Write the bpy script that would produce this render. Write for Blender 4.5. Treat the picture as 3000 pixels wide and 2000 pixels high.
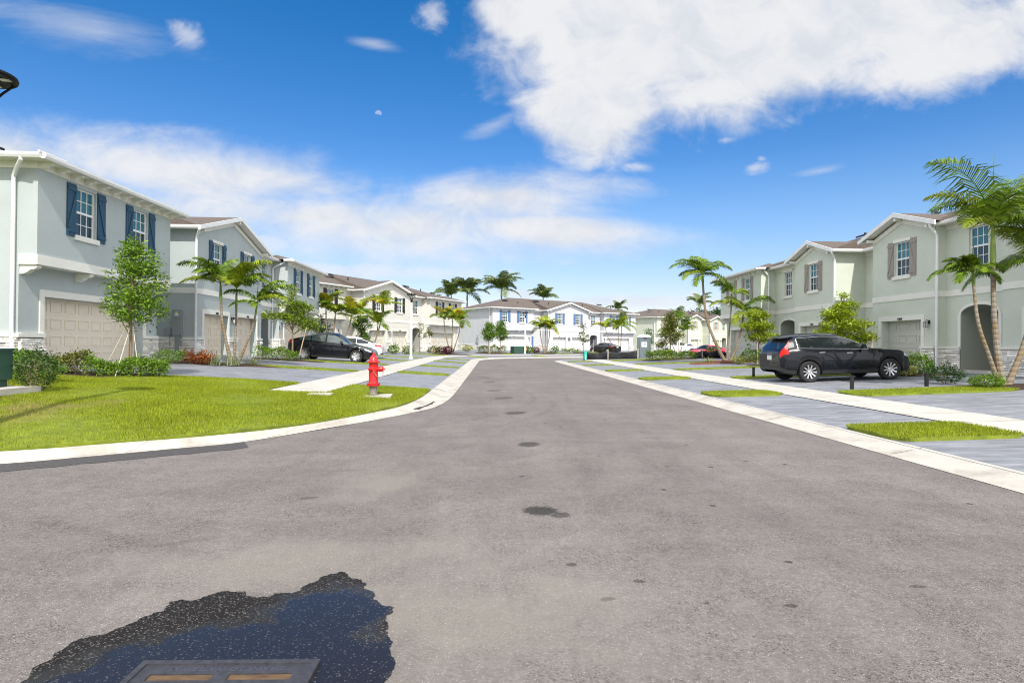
import bpy, math, random
import numpy as np
from mathutils import Vector, Matrix
R=math.radians; rnd=random.Random(7); NR=np.random.RandomState(5)
SC=bpy.context.scene; COL=SC.collection
for o in list(bpy.data.objects): bpy.data.objects.remove(o)

# ---------------------------------------------------------------- camera
F=1667.0; EYE=1.5
yaw=math.atan(59/F); pitch=math.atan(7.6/F); roll=.010
cd=bpy.data.cameras.new('camera'); cam=bpy.data.objects.new('camera',cd); COL.objects.link(cam)
cd.sensor_width=36; cd.lens=F*36/3000; cd.clip_start=.05; cd.clip_end=6000
fw=Vector((math.sin(yaw)*math.cos(pitch),math.cos(yaw)*math.cos(pitch),math.sin(pitch)))
r0=Vector((math.cos(yaw),-math.sin(yaw),0)); u0=r0.cross(fw)
rt=r0*math.cos(roll)+u0*math.sin(roll); up=u0*math.cos(roll)-r0*math.sin(roll)
M=Matrix((rt,up,-fw)).transposed().to_4x4(); M.translation=(0,0,EYE); cam.matrix_world=M
SC.camera=cam
SC.cycles.pixel_filter_type='BLACKMAN_HARRIS'; SC.cycles.filter_width=1.05
# ---------------------------------------------------------------- light
SC.view_settings.view_transform='Standard'; SC.view_settings.look='None'
SC.view_settings.exposure=0.66; SC.view_settings.gamma=1
SUN_AZ=R(172); SUN_EL=R(46)     # azimuth from +Y towards +X
sd=bpy.data.lights.new('sun','SUN'); sd.energy=3.0; sd.angle=R(.53); sd.color=(1,.955,.88)
sun=bpy.data.objects.new('sun',sd); COL.objects.link(sun)
sv=Vector((math.sin(SUN_AZ)*math.cos(SUN_EL),math.cos(SUN_AZ)*math.cos(SUN_EL),math.sin(SUN_EL)))
sun.rotation_euler=sv.to_track_quat('Z','Y').to_euler()
W=bpy.data.worlds.new('World'); SC.world=W; W.use_nodes=True
def world():
    nt=W.node_tree; N=nt.nodes; L=nt.links; N.clear()
    def nd(t,**k):
        n=N.new(t)
        for a,b in k.items(): setattr(n,a,b)
        return n
    def mth(op,a,b=None,clamp=False):
        n=nd('ShaderNodeMath',operation=op); n.use_clamp=clamp
        for i,v in enumerate((a,b)):
            if v is None: continue
            if isinstance(v,(int,float)): n.inputs[i].default_value=v
            else: L.new(v,n.inputs[i])
        return n.outputs[0]
    out=nd('ShaderNodeOutputWorld'); bg=nd('ShaderNodeBackground'); L.new(bg.outputs[0],out.inputs[0])
    sky=nd('ShaderNodeTexSky',sky_type='NISHITA'); sky.sun_disc=False; sky.sun_elevation=SUN_EL; sky.sun_rotation=SUN_AZ
    sky.air_density=1.0; sky.dust_density=.3; sky.ozone_density=2.6; sky.altitude=0
    hs=nd('ShaderNodeHueSaturation'); hs.inputs['Saturation'].default_value=1.42; hs.inputs['Value'].default_value=1.05
    L.new(sky.outputs[0],hs.inputs['Color'])
    tc=nd('ShaderNodeTexCoord'); sp=nd('ShaderNodeSeparateXYZ'); L.new(tc.outputs['Generated'],sp.inputs[0])
    ay=mth('MAXIMUM',mth('ABSOLUTE',sp.outputs[1]),.3)
    px=mth('DIVIDE',sp.outputs[0],ay); pz=mth('DIVIDE',sp.outputs[2],ay)
    cv=nd('ShaderNodeCombineXYZ'); L.new(px,cv.inputs[0]); L.new(pz,cv.inputs[1])
    # billowy noise and streaky noise in that projected sky plane
    def noise(scale,detail,rough,stretch=(1,1,1),off=0,dist=0):
        mp=nd('ShaderNodeMapping'); mp.inputs['Scale'].default_value=stretch; mp.inputs['Location'].default_value=(off,off*.7,0)
        L.new(cv.outputs[0],mp.inputs[0])
        n=nd('ShaderNodeTexNoise'); n.inputs['Scale'].default_value=scale; n.inputs['Detail'].default_value=detail; n.inputs['Roughness'].default_value=rough
        n.inputs['Distortion'].default_value=dist
        L.new(mp.outputs[0],n.inputs['Vector']); return n.outputs[0]
    nb=noise(4.5,9,.58,(1,1.25,1),3.1,.25); ns=noise(3.2,9,.62,(.8,2.6,1),7.7,.5); nf=noise(11,8,.62,(1,1.3,1),1.2,.6)
    def ell(x,y,a,b,rot):
        mp=nd('ShaderNodeMapping',vector_type='TEXTURE')
        mp.inputs['Location'].default_value=((x-1441)/F,(1008-y)/F,0); mp.inputs['Rotation'].default_value=(0,0,R(rot)); mp.inputs['Scale'].default_value=(a/F,b/F,1)
        L.new(cv.outputs[0],mp.inputs[0]); ln=nd('ShaderNodeVectorMath',operation='LENGTH'); L.new(mp.outputs[0],ln.inputs[0])
        return mth('SUBTRACT',1.0,ln.outputs['Value'])
    def union(lst):
        m=lst[0]
        for e in lst[1:]: m=mth('MAXIMUM',m,e)
        return m
    def ramp(v,a,b,hi=1.0,kind='SMOOTHSTEP'):
        n=nd('ShaderNodeMapRange',interpolation_type=kind); L.new(v,n.inputs[0]); n.inputs[1].default_value=a; n.inputs[2].default_value=b; n.inputs[3].default_value=0; n.inputs[4].default_value=hi
        return n.outputs[0]
    big=union([ell(1980,60,640,330,-4),ell(1770,245,235,235,0),ell(2620,-60,900,290,16),ell(1490,40,140,95,-15),ell(1700,350,210,150,-20),ell(2300,130,560,190,14),ell(2880,60,460,170,17)])
    # density = mask + (noise-.5)*k
    d1=ramp(mth('ADD',mth('MULTIPLY',big,1.15),mth('MULTIPLY',mth('SUBTRACT',mth('ADD',mth('MULTIPLY',nb,.68),mth('MULTIPLY',nf,.32)),.5),2.3)),-.12,.62,.97)
    band=union([ell(600,530,880,120,-6),ell(950,650,760,120,-5),ell(1500,575,420,110,0),ell(1640,670,420,75,-3),ell(120,490,440,95,-8)])
    d2=ramp(mth('ADD',band,mth('MULTIPLY',mth('SUBTRACT',mth('ADD',mth('MULTIPLY',ns,.75),mth('MULTIPLY',nf,.25)),.51),2.3)),-.15,.95,.95)
    wisp=union([ell(260,120,420,90,-12),ell(1090,140,120,28,-10),ell(2420,480,120,20,12),ell(1450,360,180,40,28)])
    d3=ramp(mth('ADD',wisp,mth('MULTIPLY',mth('SUBTRACT',ns,.5),2.4)),.1,1.2,.45)
    puff=union([ell(545,120,85,50,-30),ell(1262,55,75,75,-40),ell(2215,480,60,26,20),ell(2238,448,22,14,0),ell(1870,480,90,30,0),ell(1680,465,40,22,0),ell(2130,395,50,20,10)])
    d4=ramp(mth('ADD',puff,mth('MULTIPLY',mth('SUBTRACT',nf,.5),2.6)),.15,1.15,.6)
    low=union([ell(1530,862,70,20,0),ell(1850,878,330,26,0),ell(1960,880,60,16,0),ell(2040,862,34,22,0),ell(900,800,800,34,0),ell(700,720,330,40,0)])
    d5=ramp(mth('ADD',low,mth('MULTIPLY',mth('SUBTRACT',nf,.5),1.5)),.0,.75,.6)
    haze=ramp(sp.outputs[2],.30,-.02,.66,'LINEAR')
    # cloud cover added out of frame (sides, behind, overhead) as neutral fill light
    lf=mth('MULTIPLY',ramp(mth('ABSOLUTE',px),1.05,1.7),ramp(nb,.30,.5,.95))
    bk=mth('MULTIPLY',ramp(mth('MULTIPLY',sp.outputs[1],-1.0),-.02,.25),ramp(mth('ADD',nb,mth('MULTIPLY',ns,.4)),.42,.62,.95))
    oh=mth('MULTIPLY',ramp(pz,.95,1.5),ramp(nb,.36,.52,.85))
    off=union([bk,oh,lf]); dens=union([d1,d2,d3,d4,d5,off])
    # cloud shading: greyish undersides from low-frequency noise
    cr=nd('ShaderNodeMix',data_type='RGBA'); L.new(ramp(mth('ADD',mth('MULTIPLY',nb,.5),mth('MULTIPLY',nf,.5)),.36,.60),cr.inputs[0])
    cr.inputs[6].default_value=(4.6,4.8,5.2,1); cr.inputs[7].default_value=(5.6,5.6,5.7,1)
    cb=nd('ShaderNodeVectorMath',operation='SCALE'); L.new(cr.outputs[2],cb.inputs[0]); L.new(mth('ADD',1.0,mth('MULTIPLY',off,.9)),cb.inputs['Scale'])  # added out-of-frame cloud is brightened to lift the shaded walls
    hz=nd('ShaderNodeMix',data_type='RGBA'); L.new(haze,hz.inputs[0]); tn=nd('ShaderNodeVectorMath',operation='MULTIPLY'); L.new(hs.outputs[0],tn.inputs[0]); tn.inputs[1].default_value=(1.55,.985,1.0); L.new(tn.outputs[0],hz.inputs[6]); hz.inputs[7].default_value=(2.2,4.3,5.6,1)
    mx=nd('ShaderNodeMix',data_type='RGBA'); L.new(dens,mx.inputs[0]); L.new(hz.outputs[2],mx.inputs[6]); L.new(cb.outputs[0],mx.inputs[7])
    # day moon: a small pale half disc
    mo=ramp(ell(1104,341,10,10,0),0,.12); cut=nd('ShaderNodeMapRange'); L.new(mth('SUBTRACT',pz,mth('MULTIPLY',px,-.2)),cut.inputs[0])
    zc=(1008-344)/F+((1104-1441)/F)*.2
    cut.inputs[1].default_value=zc-.0008; cut.inputs[2].default_value=zc+.0008
    mm=mth('MULTIPLY',mth('MULTIPLY',mo,cut.outputs[0]),.5)
    mn=nd('ShaderNodeMix',data_type='RGBA'); L.new(mm,mn.inputs[0]); L.new(mx.outputs[2],mn.inputs[6]); mn.inputs[7].default_value=(4.2,4.5,5.3,1)
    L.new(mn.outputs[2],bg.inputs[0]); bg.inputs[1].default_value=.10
world()

# ---------------------------------------------------------------- materials
MATS={}
def mat(name,col,rough=.6,metal=0,spec=.5,noise=None,bump=None,coat=0,var=0,trans=0,emit=None,alpha=1,noise2=None,dim=None):
    """noise=(scale,amount,stretch) tone variation; bump=(scale,strength); var = random tone per island"""
    if name in MATS: return MATS[name]
    m=bpy.data.materials.new(name); m.use_nodes=True; nt=m.node_tree; N=nt.nodes; L=nt.links
    b=N['Principled BSDF']; b.inputs['Roughness'].default_value=rough; b.inputs['Metallic'].default_value=metal
    b.inputs['Specular IOR Level'].default_value=spec
    if coat: b.inputs['Coat Weight'].default_value=coat; b.inputs['Coat Roughness'].default_value=.03
    c4=(*col,1); b.inputs['Base Color'].default_value=c4
    src=None
    tc=N.new('ShaderNodeTexCoord')
    def mixin(fac_out,amt,lo,hi):
        nonlocal src
        mr=N.new('ShaderNodeMapRange'); L.new(fac_out,mr.inputs[0]); mr.inputs[1].default_value=lo; mr.inputs[2].default_value=hi
        mr.inputs[3].default_value=1-amt; mr.inputs[4].default_value=1+amt
        mv=N.new('ShaderNodeVectorMath'); mv.operation='SCALE'
        if src is None: mv.inputs[0].default_value=col
        else: L.new(src,mv.inputs[0])
        L.new(mr.outputs[0],mv.inputs['Scale']); src=mv.outputs[0]
    for ns in (noise,noise2):
        if ns:
            mp=N.new('ShaderNodeMapping'); L.new(tc.outputs['Object'],mp.inputs[0])
            if len(ns)>2: mp.inputs['Scale'].default_value=ns[2]
            n=N.new('ShaderNodeTexNoise'); n.inputs['Scale'].default_value=ns[0]; n.inputs['Detail'].default_value=5; n.inputs['Roughness'].default_value=.6
            L.new(mp.outputs[0],n.inputs['Vector']); mixin(n.outputs[0],ns[1],.3,.7)
    if var:
        g=N.new('ShaderNodeNewGeometry'); mixin(g.outputs['Random Per Island'],var,0,1)
    if src is not None: L.new(src,b.inputs['Base Color'])
    if bump:
        n=N.new('ShaderNodeTexNoise'); n.inputs['Scale'].default_value=bump[0]; n.inputs['Detail'].default_value=4; L.new(tc.outputs['Object'],n.inputs['Vector'])
        bp=N.new('ShaderNodeBump'); bp.inputs['Strength'].default_value=bump[1]; bp.inputs['Distance'].default_value=.02; L.new(n.outputs[0],bp.inputs['Height']); L.new(bp.outputs[0],b.inputs['Normal'])
    if trans:
        t=N.new('ShaderNodeBsdfTranslucent'); ms=N.new('ShaderNodeMixShader'); ms.inputs[0].default_value=trans
        if src is not None: L.new(src,t.inputs[0])
        else: t.inputs[0].default_value=c4
        L.new(b.outputs[0],ms.inputs[1]); L.new(t.outputs[0],ms.inputs[2]); L.new(ms.outputs[0],N['Material Output'].inputs[0])
    if emit: b.inputs['Emission Color'].default_value=(*emit,1); b.inputs['Emission Strength'].default_value=1
    MATS[name]=m; return m

ARCS=[((1000,1279),(1268,1247),(1536,1145),.09,-.14),((1010,1310),(1300,1275),(1590,1160),.10,-.12),((1402,1368),(1670,1319),(1826,1279),.16,.10),((300,1480),(900,1400),(1500,1260),.16,-.08),((1640,1120),(1700,1300),(1760,1600),.12,-.07),((1850,1140),(1990,1400),(2100,1800),.14,-.07),((100,1520),(420,1590),(700,1650),.10,-.12),((20,1480),(500,1440),(1100,1330),.12,-.10),((1400,1130),(1420,1300),(1400,1700),.14,-.06),((2300,1300),(1900,1500),(1300,1700),.12,.08)]
def gp(x,y,z=0):
    d=fw+rt*((x-1500)/F)+up*((1000-y)/F); k=(z-EYE)/d.z; return (d.x*k,d.y*k)
def asphalt():
    m=bpy.data.materials.new('asphalt'); m.use_nodes=True; nt=m.node_tree; N=nt.nodes; L=nt.links; b=N['Principled BSDF']
    geo=N.new('ShaderNodeNewGeometry')
    def mth(op,a,bb=None,cl=False):
        n=N.new('ShaderNodeMath'); n.operation=op; n.use_clamp=cl
        for i,v in enumerate((a,bb)):
            if v is None: continue
            if isinstance(v,(int,float)): n.inputs[i].default_value=v
            else: L.new(v,n.inputs[i])
        return n.outputs[0]
    def noise(sc,det=5,rough=.6,st=(1,1,1),rot=0,dist=0):
        mp=N.new('ShaderNodeMapping'); mp.inputs['Scale'].default_value=st; mp.inputs['Rotation'].default_value=(0,0,rot); L.new(geo.outputs['Position'],mp.inputs[0])
        n=N.new('ShaderNodeTexNoise'); n.inputs['Scale'].default_value=sc; n.inputs['Detail'].default_value=det; n.inputs['Roughness'].default_value=rough; n.inputs['Distortion'].default_value=dist
        L.new(mp.outputs[0],n.inputs['Vector']); return n.outputs[0]
    def rng(v,a,b_,lo=0,hi=1,t='SMOOTHSTEP'):
        n=N.new('ShaderNodeMapRange'); n.interpolation_type=t; L.new(v,n.inputs[0])
        for i,q in enumerate((a,b_,lo,hi)): n.inputs[i+1].default_value=q
        return n.outputs[0]
    sp=N.new('ShaderNodeSeparateXYZ'); L.new(geo.outputs['Position'],sp.inputs[0])
    tone=rng(noise(.35,5,.6),.3,.7,.90,1.10)
    tone=mth('MULTIPLY',tone,rng(noise(.5,5,.6,(3.2,.5,1),.25,.6),.35,.7,1.06,.93))          # tyre-swept streaks
    tone=mth('MULTIPLY',tone,rng(noise(1.0,6,.65,(.35,1.6,1),-.5,.8),.4,.72,.95,1.08))
    tone=mth('MULTIPLY',tone,rng(noise(42,3,.7),.32,.68,.83,1.16)); tone=mth('MULTIPLY',tone,rng(noise(13,5,.75),.35,.65,.88,1.10))
    # curved tyre tracks: thin arcs through three ground points
    for (a_,b_,c_,w_,k_) in ARCS:
        (x1,y1),(x2,y2),(x3,y3)=gp(*a_),gp(*b_),gp(*c_); d_=2*(x1*(y2-y3)+x2*(y3-y1)+x3*(y1-y2))
        ux=((x1*x1+y1*y1)*(y2-y3)+(x2*x2+y2*y2)*(y3-y1)+(x3*x3+y3*y3)*(y1-y2))/d_; uy=((x1*x1+y1*y1)*(x3-x2)+(x2*x2+y2*y2)*(x1-x3)+(x3*x3+y3*y3)*(x2-x1))/d_; rr_=math.hypot(x1-ux,y1-uy)
        sb=N.new('ShaderNodeVectorMath'); sb.operation='DISTANCE'; L.new(geo.outputs['Position'],sb.inputs[0]); sb.inputs[1].default_value=(ux,uy,0)
        off_=mth('ABSOLUTE',mth('SUBTRACT',sb.outputs['Value'],rr_)); ln_=rng(off_,w_,w_*.35)
        mx_,my_=(x1+x3)/2,(y1+y3)/2; hl_=math.hypot(x1-x3,y1-y3)*.62
        s2_=N.new('ShaderNodeVectorMath'); s2_.operation='DISTANCE'; L.new(geo.outputs['Position'],s2_.inputs[0]); s2_.inputs[1].default_value=(mx_,my_,0)
        ln_=mth('MULTIPLY',mth('MULTIPLY',ln_,rng(s2_.outputs['Value'],hl_,hl_*.6)),rng(noise(3,5,.7),.3,.6))
        tone=mth('MULTIPLY',tone,mth('ADD',1.0,mth('MULTIPLY',ln_,k_)))
    # fine speckle fading with distance is natural; two sizes of stone
    vo=N.new('ShaderNodeTexVoronoi'); vo.inputs['Scale'].default_value=120; L.new(geo.outputs['Position'],vo.inputs['Vector'])
    vs=N.new('ShaderNodeSeparateXYZ'); L.new(vo.outputs['Color'],vs.inputs[0])
    st=mth('MULTIPLY',rng(vs.outputs[0],.80,.92),rng(vo.outputs['Distance'],.42,.2))
    dk=mth('MULTIPLY',rng(vs.outputs[1],.72,.9),rng(noise(2.2,4),.42,.6))
    base=N.new('ShaderNodeVectorMath'); base.operation='SCALE'; base.inputs[0].default_value=(.178,.159,.148); 
    t2=mth('MULTIPLY',tone,mth('ADD',mth('SUBTRACT',1.0,mth('MULTIPLY',dk,.5)),mth('MULTIPLY',st,1.5)))
    # sandy dusting round the drain
    def blob(x,y,a,b_,rot=0):
        mp=N.new('ShaderNodeMapping'); mp.vector_type='TEXTURE'; mp.inputs['Location'].default_value=(x,y,0); mp.inputs['Rotation'].default_value=(0,0,rot); mp.inputs['Scale'].default_value=(a,b_,1e6)
        L.new(geo.outputs['Position'],mp.inputs[0]); ln=N.new('ShaderNodeVectorMath'); ln.operation='LENGTH'; L.new(mp.outputs[0],ln.inputs[0]); return mth('SUBTRACT',1.0,ln.outputs['Value'])
    edge=noise(26,4,.7); scr=noise(9,5,.7,(.5,5,1),.3)
    dark=None
    for (x,y,a,b_,rot,k) in BLOTS:
        v=mth('MULTIPLY',rng(mth('ADD',blob(x,y,a,b_,rot),mth('MULTIPLY',mth('SUBTRACT',edge,.5),1.3)),.12,.32),k)
        dark=v if dark is None else mth('MAXIMUM',dark,v)
    # scattered little tar drops
    v2=N.new('ShaderNodeTexVoronoi'); v2.inputs['Scale'].default_value=2.4; v2.inputs['Randomness'].default_value=1; L.new(geo.outputs['Position'],v2.inputs['Vector'])
    s2=N.new('ShaderNodeSeparateXYZ'); L.new(v2.outputs['Color'],s2.inputs[0])
    drop=mth('MULTIPLY',mth('MULTIPLY',rng(mth('ADD',v2.outputs['Distance'],mth('MULTIPLY',mth('SUBTRACT',edge,.5),.14)),.095,.06),rng(s2.outputs[2],.68,.70)),.95)
    drop=mth('MULTIPLY',drop,rng(sp.outputs[0],-1.0,.5))
    dark=mth('MAXIMUM',dark,drop)
    t3=mth('MULTIPLY',t2,mth('SUBTRACT',1.0,mth('MULTIPLY',dark,.72)))
    L.new(t3,base.inputs['Scale'])
    sand=mth('MULTIPLY',rng(mth('ADD',union_(mth,[blob(-1.3,3.95,2.0,.8,.25),blob(-.1,3.2,1.5,1.1,0),blob(-1.2,6.2,.7,1.2,0)]),mth('MULTIPLY',mth('SUBTRACT',noise(1.6,6,.65),.5),2.2)),.0,1.0),.62)
    mx=N.new('ShaderNodeMix'); mx.data_type='RGBA'; L.new(sand,mx.inputs[0]); L.new(base.outputs[0],mx.inputs[6])
    sv_=N.new('ShaderNodeVectorMath'); sv_.operation='SCALE'; sv_.inputs[0].default_value=(.27,.243,.208); L.new(mth('ADD',mth('MULTIPLY',st,.55),.9),sv_.inputs['Scale'])
    L.new(sv_.outputs[0],mx.inputs[7]); L.new(mx.outputs[2],b.inputs['Base Color'])
    b.inputs['Roughness'].default_value=.86; b.inputs['Specular IOR Level'].default_value=.3
    bp=N.new('ShaderNodeBump'); bp.inputs['Strength'].default_value=.55; bp.inputs['Distance'].default_value=.006; L.new(vo.outputs['Distance'],bp.inputs['Height']); L.new(bp.outputs[0],b.inputs['Normal'])
    return m
def union_(mth,l):
    m=l[0]
    for e in l[1:]: m=mth('MAXIMUM',m,e)
    return m
# dark blotches on the asphalt: x, y, half sizes, rotation, strength
BLOTS=[(.45,5.13,.20,.17,0,1.0),(.62,5.0,.12,.10,.5,.8),(.57,8.53,.20,.27,-.35,.85),(.53,12.4,.24,.42,-.5,.7),(.35,15.8,.28,.5,-.5,.55),(.1,18.3,.28,.45,-.4,.6),(-.12,22.3,.3,.5,-.4,.6),(-.35,25.5,.35,.5,-.2,.35),
 (-2.25,4.35,.35,.06,.5,.22),(-1.75,5.55,.12,.06,.2,.5),(.7,3.35,.06,.03,.2,.9),(.95,3.6,.05,.03,0,.8),(1.75,3.25,.05,.03,0,.8),(2.7,3.5,.07,.03,0,.7)]

def paver():
    m=bpy.data.materials.new('paver'); m.use_nodes=True; nt=m.node_tree; N=nt.nodes; L=nt.links; b=N['Principled BSDF']
    geo=N.new('ShaderNodeNewGeometry'); br=N.new('ShaderNodeTexBrick'); L.new(geo.outputs['Position'],br.inputs['Vector'])
    br.inputs['Scale'].default_value=1; br.inputs['Brick Width'].default_value=.3; br.inputs['Row Height'].default_value=.15; br.inputs['Mortar Size'].default_value=.004; br.inputs['Mortar Smooth'].default_value=.3
    br.inputs['Color1'].default_value=(.205,.212,.235,1); br.inputs['Color2'].default_value=(.265,.272,.295,1); br.inputs['Mortar'].default_value=(.15,.155,.17,1); br.inputs['Bias'].default_value=-.1
    n=N.new('ShaderNodeTexNoise'); n.inputs['Scale'].default_value=2.2; n.inputs['Detail'].default_value=5
    mp=N.new('ShaderNodeMapping'); mp.inputs['Scale'].default_value=(.45,2.6,1); L.new(geo.outputs['Position'],mp.inputs[0]); L.new(mp.outputs[0],n.inputs['Vector'])
    mr=N.new('ShaderNodeMapRange'); mr.inputs[1].default_value=.32; mr.inputs[2].default_value=.7; mr.inputs[3].default_value=.74; mr.inputs[4].default_value=1.22; L.new(n.outputs[0],mr.inputs[0])
    sc=N.new('ShaderNodeVectorMath'); sc.operation='SCALE'; L.new(br.outputs['Color'],sc.inputs[0]); L.new(mr.outputs[0],sc.inputs['Scale']); L.new(sc.outputs[0],b.inputs['Base Color'])
    b.inputs['Roughness'].default_value=.72
    bp=N.new('ShaderNodeBump'); bp.inputs['Strength'].default_value=.4; bp.inputs['Distance'].default_value=.01; L.new(br.outputs['Fac'],bp.inputs['Height']); bp.invert=True; L.new(bp.outputs[0],b.inputs['Normal'])
    return m
def two_tone(name,c1,c2,scale,rough=.9,lo=.4,hi=.6,stretch=(1,1,1),bump=.3,detail=6,bs=60):
    m=bpy.data.materials.new(name); m.use_nodes=True; nt=m.node_tree; N=nt.nodes; L=nt.links; b=N['Principled BSDF']
    geo=N.new('ShaderNodeNewGeometry'); mp=N.new('ShaderNodeMapping'); mp.inputs['Scale'].default_value=stretch; L.new(geo.outputs['Position'],mp.inputs[0])
    n=N.new('ShaderNodeTexNoise'); n.inputs['Scale'].default_value=scale; n.inputs['Detail'].default_value=detail; n.inputs['Roughness'].default_value=.65; L.new(mp.outputs[0],n.inputs['Vector'])
    mr=N.new('ShaderNodeMapRange'); mr.inputs[1].default_value=lo; mr.inputs[2].default_value=hi; L.new(n.outputs[0],mr.inputs[0])
    mx=N.new('ShaderNodeMix'); mx.data_type='RGBA'; L.new(mr.outputs[0],mx.inputs[0]); mx.inputs[6].default_value=(*c1,1); mx.inputs[7].default_value=(*c2,1)
    L.new(mx.outputs[2],b.inputs['Base Color']); b.inputs['Roughness'].default_value=rough
    n2=N.new('ShaderNodeTexNoise'); n2.inputs['Scale'].default_value=bs; L.new(geo.outputs['Position'],n2.inputs['Vector'])
    bp=N.new('ShaderNodeBump'); bp.inputs['Strength'].default_value=bump; bp.inputs['Distance'].default_value=.02; L.new(n2.outputs[0],bp.inputs['Height']); L.new(bp.outputs[0],b.inputs['Normal'])
    MATS[name]=m; return m
ASPH=asphalt(); PAVER=paver()
CONC=two_tone('concrete',(.42,.395,.345),(.55,.52,.465),1.7,.85,.32,.62,bump=.2,detail=9)
KERB=two_tone('kerb_concrete',(.35,.32,.275),(.50,.465,.41),1.6,.85,.34,.54,bump=.2,detail=9)
TURF=two_tone('turf',(.12,.165,.012),(.25,.30,.02),3.0,.95,.35,.65,bump=.8,bs=90)
GROUND=two_tone('meadow',(.07,.10,.02),(.12,.16,.03),.4,.95)
MULCH=two_tone('mulch',(.025,.014,.009),(.075,.04,.025),22,.95,bump=1)
REDMULCH=two_tone('red_mulch',(.10,.035,.02),(.22,.08,.045),20,.95,bump=1)

# ---------------------------------------------------------------- mesh helpers
class MB:
    def __init__(s): s.v=[]; s.f=[]
    def add(s,vs,fs,M=None):
        o=len(s.v)
        s.v+= [tuple(M@Vector(p)) for p in vs] if M is not None else [tuple(p) for p in vs]
        s.f+= [tuple(o+i for i in f) for f in fs]; return s
    def box(s,x0,x1,y0,y1,z0,z1,M=None):
        return s.add([(x0,y0,z0),(x1,y0,z0),(x1,y1,z0),(x0,y1,z0),(x0,y0,z1),(x1,y0,z1),(x1,y1,z1),(x0,y1,z1)],
              [(0,3,2,1),(4,5,6,7),(0,1,5,4),(1,2,6,5),(2,3,7,6),(3,0,4,7)],M)
    def quad(s,a,b,c,d): return s.add([a,b,c,d],[(0,1,2,3)])
    def prism(s,poly,axis,a,b,M=None):
        """poly: list of 2D pts; axis 'x','y','z' extruded from a to b"""
        def p3(p,k): return (k,p[0],p[1]) if axis=='x' else (p[0],k,p[1]) if axis=='y' else (p[0],p[1],k)
        n=len(poly); vs=[p3(p,a) for p in poly]+[p3(p,b) for p in poly]
        fs=[tuple(range(n))[::-1],tuple(range(n,2*n))]+[(i,(i+1)%n,n+(i+1)%n,n+i) for i in range(n)]
        return s.add(vs,fs,M)
    def tube(s,pts,rad,n=8,cap=True,M=None):
        pts=[Vector(p) for p in pts]; rs=rad if isinstance(rad,(list,tuple)) else [rad]*len(pts)
        vs=[];fs=[]; prev=None
        for i,p in enumerate(pts):
            d=(pts[min(i+1,len(pts)-1)]-pts[max(i-1,0)]).normalized()
            a=prev if prev is not None else (Vector((1,0,0)) if abs(d.x)<.9 else Vector((0,1,0)))
            a=(a-d*a.dot(d)).normalized(); b=d.cross(a); prev=a
            for k in range(n):
                t=2*math.pi*k/n; vs.append(p+(a*math.cos(t)+b*math.sin(t))*rs[i])
        for i in range(len(pts)-1):
            for k in range(n): fs.append((i*n+k,i*n+(k+1)%n,(i+1)*n+(k+1)%n,(i+1)*n+k))
        if cap: fs+= [tuple(range(n))[::-1],tuple((len(pts)-1)*n+k for k in range(n))]
        return s.add(vs,fs,M)
    def lathe(s,prof,n=16,M=None,axis='z',cap=True):
        vs=[];fs=[]
        for (r,z) in prof:
            for k in range(n):
                t=2*math.pi*k/n
                vs.append((r*math.cos(t),r*math.sin(t),z) if axis=='z' else (r*math.cos(t),z,r*math.sin(t)))
        m=len(prof)
        for i in range(m-1):
            for k in range(n): fs.append((i*n+k,i*n+(k+1)%n,(i+1)*n+(k+1)%n,(i+1)*n+k))
        if cap: fs+= [tuple(range(n))[::-1],tuple((m-1)*n+k for k in range(n))]
        return s.add(vs,fs,M)
    def build(s,name,m,parent=None,smooth=False,loc=None):
        me=bpy.data.meshes.new(name); me.from_pydata(s.v,[],s.f); me.materials.append(m)
        if smooth:
            me.polygons.foreach_set('use_smooth',[True]*len(me.polygons))
            try: me.set_sharp_from_angle(angle=R(38))
            except Exception: pass
        me.update(); o=bpy.data.objects.new(name,me); COL.objects.link(o)
        if parent is not None: o.parent=parent
        if loc: o.location=loc
        return o
def npmesh(name,V,Fs,m,parent=None,smooth=False):
    V=np.asarray(V,dtype=np.float32).reshape(-1,3); Fs=np.asarray(Fs,dtype=np.int32); k=Fs.shape[1]
    me=bpy.data.meshes.new(name); me.vertices.add(len(V)); me.vertices.foreach_set('co',V.ravel())
    me.loops.add(Fs.size); me.loops.foreach_set('vertex_index',Fs.ravel()); me.polygons.add(len(Fs))
    me.polygons.foreach_set('loop_start',np.arange(0,Fs.size,k,dtype=np.int32)); me.polygons.foreach_set('loop_total',np.full(len(Fs),k,dtype=np.int32))
    me.materials.append(m); me.update(calc_edges=True); me.validate()
    if smooth: me.polygons.foreach_set('use_smooth',[True]*len(me.polygons))
    o=bpy.data.objects.new(name,me); COL.objects.link(o)
    if parent is not None: o.parent=parent
    return o
def tag(o,label=None,cat=None,group=None,kind=None):
    if label: o['label']=label
    if cat: o['category']=cat
    if group: o['group']=group
    if kind: o['kind']=kind
    return o
def thing(name,label,cat,loc=(0,0,0),rz=0,group=None):
    o=bpy.data.objects.new(name,None); COL.objects.link(o); o.location=loc; o.rotation_euler=(0,0,rz); o.empty_display_size=.3
    return tag(o,label,cat,group)
def inst(o,parent,loc=None,rot=None,scale=None,name=None):
    c=o.copy(); COL.objects.link(c); c.parent=parent
    if loc is not None: c.location=loc
    if rot is not None: c.rotation_euler=rot
    if scale is not None: c.scale=scale
    if name: c.name=name
    return c

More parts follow.
